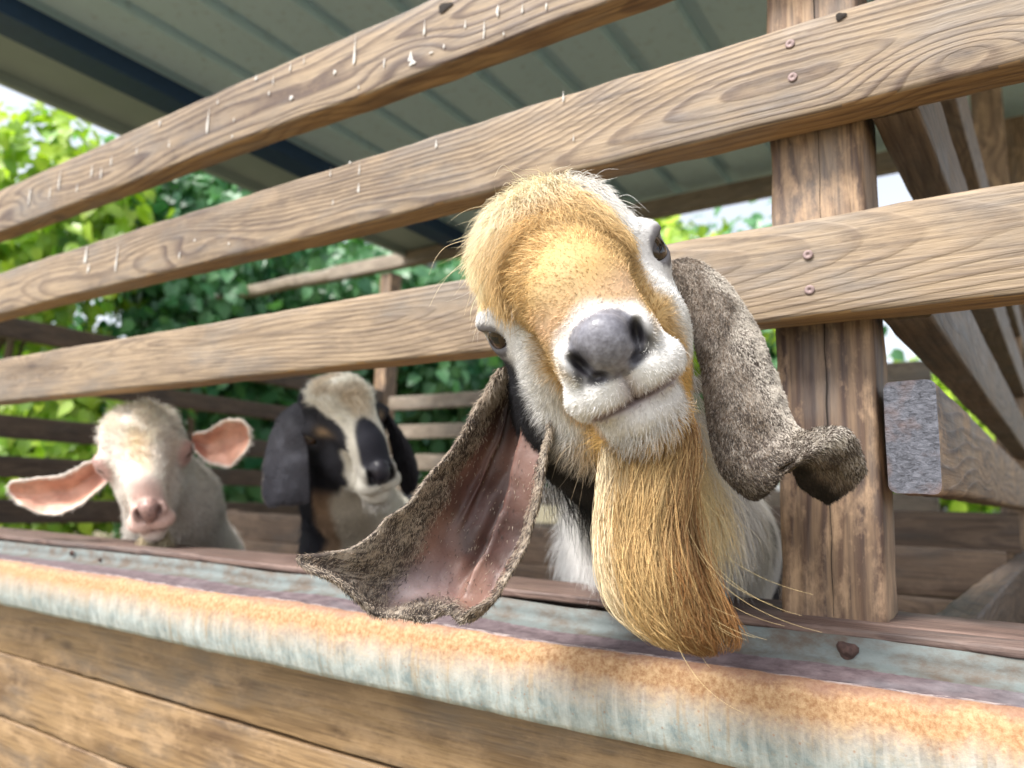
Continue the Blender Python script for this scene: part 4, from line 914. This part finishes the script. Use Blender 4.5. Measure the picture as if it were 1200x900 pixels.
# beard: a tapering bag of long strands hanging from the chin
def beard(parent):
    rg = np.random.default_rng(77)
    sec = [(762, 480, 0.500, 44, 0.020), (762, 520, 0.486, 50, 0.022), (757, 560, 0.466, 49, 0.025), (752, 610, 0.460, 50, 0.027), (758, 665, 0.450, 54, 0.026), (775, 712, 0.444, 54, 0.023), (799, 745, 0.440, 44, 0.018), (815, 763, 0.438, 28, 0.010)]
    sec = np.array(sec, float)
    def S(v):
        x = v * (len(sec) - 1); i = np.clip(x.astype(int), 0, len(sec) - 2); f = (x - i)[:, None]
        Pm = sec[np.clip(i - 1, 0, len(sec) - 1)]; P0 = sec[i]; P1 = sec[i + 1]; P2 = sec[np.clip(i + 2, 0, len(sec) - 1)]
        return 0.5 * ((2 * P0) + (-Pm + P1) * f + (2 * Pm - 5 * P0 + 4 * P1 - P2) * f ** 2 + (-Pm + 3 * P0 - 3 * P1 + P2) * f ** 3)
    def pos(v, th, r):
        c = S(v); o = np.array([at(px, py, t) for px, py, t, w, d in c]); hw = c[:, 3] / FPX * c[:, 2]
        return o + RC[:, 0] * (hw * np.cos(th) * r)[:, None] + RC[:, 2] * (c[:, 4] * np.sin(th) * r)[:, None]
    # solid core
    NU, NV = 28, 30; V = []; F = []
    for i in range(NV):
        v = np.full(NU, 0.05 + 0.88 * i / (NV - 1)); th = np.arange(NU) * 2 * math.pi / NU; V.append(pos(v, th, (0.60 + 0.06 * np.sin(th * 5 + i * 0.2)) * (1 - 0.35 * max(0, i / NV - 0.6))))
    V = np.concatenate(V)
    for i in range(NV - 1):
        for j in range(NU): F.append((i * NU + j, i * NU + (j + 1) % NU, (i + 1) * NU + (j + 1) % NU, (i + 1) * NU + j))
    F.append(tuple(range(NU - 1, -1, -1))); F.append(tuple((NV - 1) * NU + j for j in range(NU)))
    nn = vnoise(V * [1, 1, 0.25], 150, 2)
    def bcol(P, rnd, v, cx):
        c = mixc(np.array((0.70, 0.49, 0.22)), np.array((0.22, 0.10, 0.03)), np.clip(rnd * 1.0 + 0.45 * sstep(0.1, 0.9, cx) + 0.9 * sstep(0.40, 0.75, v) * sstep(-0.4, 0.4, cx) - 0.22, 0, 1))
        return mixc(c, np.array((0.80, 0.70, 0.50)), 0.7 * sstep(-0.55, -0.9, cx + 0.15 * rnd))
    v_ = np.repeat(np.linspace(0.05, 0.93, NV), NU); cx_ = np.cos(np.tile(np.arange(NU) * 2 * math.pi / NU, NV))
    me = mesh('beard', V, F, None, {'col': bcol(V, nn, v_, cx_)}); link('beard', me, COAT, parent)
    n = 15000; k = 14; th0 = rg.uniform(0, 2 * math.pi, n); r0 = 0.62 + 0.42 * np.sqrt(rg.random(n)); v0 = rg.uniform(0, 0.85, n) ** 1.6; v1 = np.minimum(v0 + rg.uniform(0.3, 0.8, n), rg.uniform(0.80, 1.0, n))
    clump = rg.integers(0, 260, n); cth = rg.uniform(0, 2 * math.pi, 260); tt = np.linspace(0, 1, k); pts = []
    cr_ = rg.normal(0, 0.10, 260)[clump]; dth = rg.normal(0, 0.22, n); ph = rg.uniform(0, 6.28, n); cph = rg.uniform(0, 6.28, 260)[clump]
    NL = 34; lock = rg.integers(0, NL, n); la = np.sort(rg.uniform(0, 2 * math.pi, NL)); d_ = (la[None, :] - th0[:, None] + math.pi) % (2 * math.pi) - math.pi; lock = np.abs(d_).argmin(1); dl = d_[np.arange(n), lock]
    lend = rg.uniform(0.84, 1.02, NL)[lock]; v1 = np.minimum(v1, lend); lr = rg.normal(0, 0.15, NL)[lock]; lw = rg.normal(0, 0.16, NL)[lock]
    for t in tt:
        v = v0 + (v1 - v0) * t; th = th0 + (dl * 0.75 + lw) * np.clip(v / 0.9, 0, 1) ** 1.5 + dth * 0.5 * t + 0.17 * np.sin(cph + 5 * t) + 0.22 * np.sin((cth[clump] - th0)) * t * 0.5
        r = r0 * (1 + lr * v) * (1 + cr_ * np.sin(cph * 1.7 + 4 * t)) + 0.07 * np.sin(ph + 7 * t) * t
        pts.append(pos(np.clip(v, 0, 1), th, r))
    P = np.stack(pts, 1); cx = np.cos(th0)
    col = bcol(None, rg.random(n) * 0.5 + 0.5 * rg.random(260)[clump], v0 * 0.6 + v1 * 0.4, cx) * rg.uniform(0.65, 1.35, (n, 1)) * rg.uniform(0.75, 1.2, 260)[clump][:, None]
    # loose strands that fly out to the right
    m = 22; a0 = rg.uniform(-1.2, 0.9, m); vv = rg.uniform(0.1, 0.6, m); st = pos(vv, a0 - math.pi / 2 * 0 - 0.6, np.full(m, 1.0)); Q = []
    L = rg.uniform(0.05, 0.13, m)
    for t in tt: Q.append(st + np.outer(L * t, [0, 0, -1.0]) * (1 - 0.35 * t) + (RC[:, 0][None, :] * (L * (0.15 * t + 0.55 * t * t) * rg.uniform(0.9, 1.1))[:, None]) * np.linspace(0.3, 1.2, m)[rg.permutation(m)][:, None] * 1.0 + 0 * t if False else st + np.outer(L * t * (1 - 0.35 * t), [0, 0, -1.0]) + RC[:, 0][None, :] * (L * (0.12 * t + 0.6 * t * t) * (0.1 + 0.9 * (np.arange(m) % 7) / 6))[:, None])
    Q = np.stack(Q, 1); P = np.concatenate([P, Q]); col = np.concatenate([col, np.tile([(0.80, 0.62, 0.32)], (m, 1))])
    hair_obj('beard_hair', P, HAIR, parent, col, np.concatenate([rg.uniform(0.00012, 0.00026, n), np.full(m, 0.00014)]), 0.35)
beard(g1)
# ------------------------------------------------------------------ the white goat
fr2 = frame((170, 538, 1.27), (171, 588, 1.135), (-0.17, -0.985))
def ecol_pink(a, b, P):
    c = mixc(np.array((0.62, 0.30, 0.21)), np.array((0.78, 0.46, 0.34)), vnoise(P, 45, 3)); c = mixc(c, np.array((0.34, 0.12, 0.10)), 0.7 * sstep(0.35, 0.0, b) * sstep(0.1, 0.4, a))
    return mixc(c, np.array((0.82, 0.70, 0.60)), np.maximum(np.maximum(sstep(0.10, 0.03, a), sstep(0.90, 0.97, a)), sstep(0.92, 0.98, b)))
def ecol_white(a, b, P): return np.tile((0.78, 0.72, 0.66), (len(P), 1))
def simple_ear(rows, front, back, th=0.006, skin=1.0, hc=(0.85, 0.8, 0.74), nh=700, hl=0.007, rimonly=True):
    return dict(th=th, nu=26, nv=40, rows=rows, front=front, back=back, skin=lambda C, F, aa, bb, oo: np.full(len(F), skin), nhair=nh,
        hdens=lambda a, b, f: np.where(f, np.maximum(np.maximum(a < 0.08, a > 0.92), b > 0.94) * 1.0 if rimonly else 1.0, 1.0), hlen=lambda a, b, f: np.full(len(a), hl),
        hcol=lambda a, b, f, P, rg: np.array(hc) * rg.uniform(0.8, 1.15, (len(P), 1)))
def col2(q, Wp):
    s, u, w = q[:, 0], q[:, 1], q[:, 2]; n = vnoise(q, 55, 31); n2 = vnoise(q, 16, 32)
    C = mixc(np.array((0.92, 0.86, 0.79)), np.array((0.86, 0.78, 0.70)), n2)
    C = mixc(C, np.array((0.80, 0.62, 0.40)), 0.75 * np.exp(-(s / 0.020) ** 2) * sstep(0.03, 0.06, w) * sstep(0.13, 0.11, w))
    C = mixc(C, np.array((0.82, 0.68, 0.46)), 0.6 * sstep(0.045, 0.08, u) * n)
    C = mixc(C, np.array((0.80, 0.50, 0.42)), 0.8 * sstep(0.115, 0.135, w) * sstep(-0.09, -0.04, u))
    for sg in (-1, 1): C = mixc(C, np.array((0.72, 0.42, 0.38)), 0.75 * sstep(0.034, 0.018, np.linalg.norm(q - np.array([sg * 0.0725, 0.001, 0.0145]), axis=1)))
    um = -0.0630 - 0.02 * np.abs(s) + 2.0 * s * s
    C = mixc(C, np.array((0.35, 0.20, 0.18)), 0.8 * sstep(0.06, 0.09, w) * np.exp(-((u - um) / 0.003) ** 2))
    return mixc(C, np.array((0.70, 0.66, 0.60)), sstep(-0.06, -0.10, w) * 0.4 * n)
def lenw(q, Wp):
    return 0.0065 + 0.020 * sstep(0.03, 0.065, q[:, 1]) - 0.003 * sstep(0.1, 0.125, q[:, 2]) + 0.008 * sstep(-0.03, -0.09, q[:, 2])
def floww(q, Wp, N, rg, M=None):
    D = np.stack([q[:, 0] * 8, 0.3 - 1.0 * sstep(0.0, -0.05, q[:, 1]), -0.9 + 0 * q[:, 0]], 1)
    D = nrm(D) + (np.stack([vnoise(q, 50, 21), vnoise(q, 50, 22), vnoise(q, 50, 23)], 1) - 0.5) * (0.9 + 2.5 * sstep(0.04, 0.07, q[:, 1]))[:, None]
    return nrm(tang(D @ M, N) + N * 0.4 + rg.normal(size=D.shape) * 0.12)
ch2 = at(212, 665, 1.62)
body2 = dict(chest=ch2, dir=(-0.8, 0.6), len=0.55, r=0.115, neck=[(None, tuple(at(205, 590, 1.42)), 0.055, 0.075), (tuple(at(205, 590, 1.42)), tuple(ch2), 0.075, 0.125)],
    nhair=9000, blen=0.02, bmask=lambda Q: ((Q[:, 2] > -0.4) & (Q[:, 1] < ch2[1] + 0.4)) * 1.0)
wl_ = [[(126, 538, 1.27), (127, 550, 1.28), (130, 562, 1.27)], [(104, 541, 1.26), (106, 560, 1.285), (112, 578, 1.26)], [(74, 556, 1.25), (80, 576, 1.28), (92, 592, 1.25)],
       [(40, 560, 1.245), (50, 580, 1.27), (68, 604, 1.245)], [(16, 562, 1.24), (22, 580, 1.255), (44, 600, 1.24)], [(9, 570, 1.24), (12, 580, 1.245), (24, 592, 1.24)]]
wr_ = [[(226, 508, 1.27), (226, 518, 1.285), (228, 528, 1.27)], [(243, 505, 1.26), (243, 522, 1.29), (244, 543, 1.26)], [(262, 494, 1.25), (262, 518, 1.285), (258, 546, 1.25)],
       [(282, 490, 1.245), (282, 514, 1.265), (272, 547, 1.245)], [(293, 502, 1.24), (294, 515, 1.25), (286, 532, 1.24)]]
g2 = goat('white goat with sideways pink ears looking over the sill at the far left', 'goat', fr2,
    dict(nose=(0.66, 0.40, 0.33), muzzle=0.66, nw=0.74, cheek=0.64, curl=0.4, nk=0.3, closed=True, tuft_c=(0, 0.036, -0.012), tuft_r=(0.046, 0.042, 0.045)), col2, lenw, lambda q, W_, N, rg: floww(q, W_, N, rg, fr2[1]), 34000, 0.00032, body2,
    [simple_ear(wl_, ecol_pink, ecol_white), simple_ear(wr_, ecol_pink, ecol_white)], res=0.0035, hseg=4, seed=21)[0]
# ------------------------------------------------------------------ the black and cream goat
fr3 = frame((406, 500, 1.26), (446, 538, 1.14), (-0.27, -0.96))
def col3(q, Wp):
    s, u, w = q[:, 0], q[:, 1], q[:, 2]; n = vnoise(q, 55, 41); n2 = vnoise(q, 22, 42)
    C = np.tile(np.array((0.022, 0.024, 0.034)), (len(s), 1))
    bl = sstep(0.034, 0.028, np.abs(s) + (n - 0.5) * 0.008 - 0.02 * sstep(0.03, 0.06, u)) * sstep(-0.075, -0.06, w)
    bl = np.maximum(bl, sstep(0.085, 0.10, w + 0.3 * np.clip(-u - 0.03, 0, 1)) )
    cream = mixc(np.array((0.84, 0.80, 0.70)), np.array((0.48, 0.33, 0.17)), sstep(0.035, 0.055, u) * sstep(0.6, 0.8, n2) * 0.6)
    C = mixc(C, cream, bl)
    C = mixc(C, np.array((0.45, 0.32, 0.20)), 0.9 * np.exp(-((np.abs(s) - 0.050) / 0.009) ** 2 - ((u - 0.016) / 0.008) ** 2 - ((w - 0.035) / 0.03) ** 2))
    C = mixc(C, np.array((0.03, 0.033, 0.05)), sstep(1.15, 0.9, np.sqrt((s / 0.024) ** 2 + ((w - 0.128) / 0.040) ** 2)) * sstep(-0.046, -0.040, u) )
    y = Wp[:, 1]; b = sstep(-0.07, -0.10, w) + sstep(-0.10, -0.13, u); b = np.clip(b, 0, 1); X = (Wp - np.array(ch3)) @ RC[:, 0] + ch3[0] + (n2 - 0.5) * 0.03
    bc = mixc(np.array((0.022, 0.024, 0.034)), np.array((0.42, 0.28, 0.18)), sstep(ch3[0] - 0.045, ch3[0] - 0.030, X)); bc = mixc(bc, np.array((0.66, 0.58, 0.46)), sstep(ch3[0] - 0.012, ch3[0] + 0.005, X)); bc = mixc(bc, np.array((0.80, 0.76, 0.66)), sstep(ch3[0] + 0.04, ch3[0] + 0.07, X)); bc = mixc(bc, np.array((0.03, 0.03, 0.035)), sstep(y * 0 + ch3[1] + 0.1, ch3[1] + 0.2, y))
    return mixc(C, bc, b)
ch3 = at(425, 640, 1.52)
body3 = dict(chest=ch3, dir=(-0.5, 0.85), len=0.55, r=0.115, neck=[(None, tuple(at(404, 572, 1.37)), 0.055, 0.074), (tuple(at(404, 572, 1.37)), tuple(ch3), 0.074, 0.125)],
    nhair=9000, blen=0.015, bmask=lambda Q: ((Q[:, 2] > -0.4) & (Q[:, 1] < ch3[1] + 0.4)) * 1.0)
def ecol_slate(a, b, P): return mixc(np.array((0.10, 0.105, 0.13)), np.array((0.05, 0.05, 0.065)), vnoise(P, 60, 4)) + np.array((0.5, 0.42, 0.3)) * (sstep(0.09, 0.02, a) * sstep(0.4, 0.7, b))[:, None]
def ecol_black(a, b, P): return np.tile((0.02, 0.02, 0.028), (len(P), 1))
bl_ = [[(340, 476, 1.260), (350, 474, 1.260), (362, 486, 1.240)], [(322, 494, 1.260), (340, 492, 1.235), (358, 505, 1.230)], [(314, 525, 1.260), (334, 524, 1.225), (361, 532, 1.220)], [(308, 555, 1.260), (332, 556, 1.220), (362, 562, 1.220)],
       [(307, 580, 1.260), (330, 582, 1.225), (362, 586, 1.230)], [(315, 593, 1.255), (332, 592, 1.235), (356, 589, 1.240)]]
br_ = [[(440, 470, 1.290), (450, 478, 1.290), (452, 495, 1.280)], [(452, 486, 1.280), (463, 500, 1.270), (458, 520, 1.290)], [(468, 505, 1.290), (476, 525, 1.270), (462, 545, 1.300)], [(482, 530, 1.300), (484, 550, 1.280), (470, 570, 1.310)], [(490, 560, 1.310), (488, 572, 1.290), (478, 580, 1.310)]]
g3 = goat('black goat with a cream blaze and slate ears, second from the left', 'goat', fr3,
    dict(nose=(0.03, 0.032, 0.045), muzzle=0.74, nw=0.85, cheek=0.72, tuft_c=(0, 0.036, -0.012), tuft_r=(0.044, 0.042, 0.045)), col3, lambda q, W_: lenw(q, W_) * 0.75, lambda q, W_, N, rg: floww(q, W_, N, rg, fr3[1]), 28000, 0.0003, body3,
    [simple_ear(bl_, ecol_slate, ecol_slate, skin=0.0, hc=(0.10, 0.10, 0.12), nh=1500, hl=0.005, rimonly=False), simple_ear(br_, ecol_black, ecol_black, skin=0.0, hc=(0.03, 0.03, 0.04), nh=1000, hl=0.005, rimonly=False)], res=0.0035, hseg=4, seed=22)[0]
def wisps(parent, fr, n, L, col, name='chin_hair'):
    rg = np.random.default_rng(5); O, M = fr
    q = np.stack([rg.uniform(-0.018, 0.018, n), np.full(n, -0.090), rg.uniform(0.085, 0.130, n)], 1); P = O + q @ M
    hair_obj(name, strands(P, nrm(np.array([[0, 0, -1.0]]) + rg.normal(size=(n, 3)) * 0.25), rg.uniform(0.4, 1, n) * L, rg, 5, (0, 0, -1), 0.2, 0.35), HAIR, parent, np.array(col) * rg.uniform(0.7, 1.1, (n, 1)), 0.0004)
wisps(g2, fr2, 500, 0.05, (0.50, 0.42, 0.27)); wisps(g3, fr3, 150, 0.02, (0.7, 0.66, 0.6))
#REST
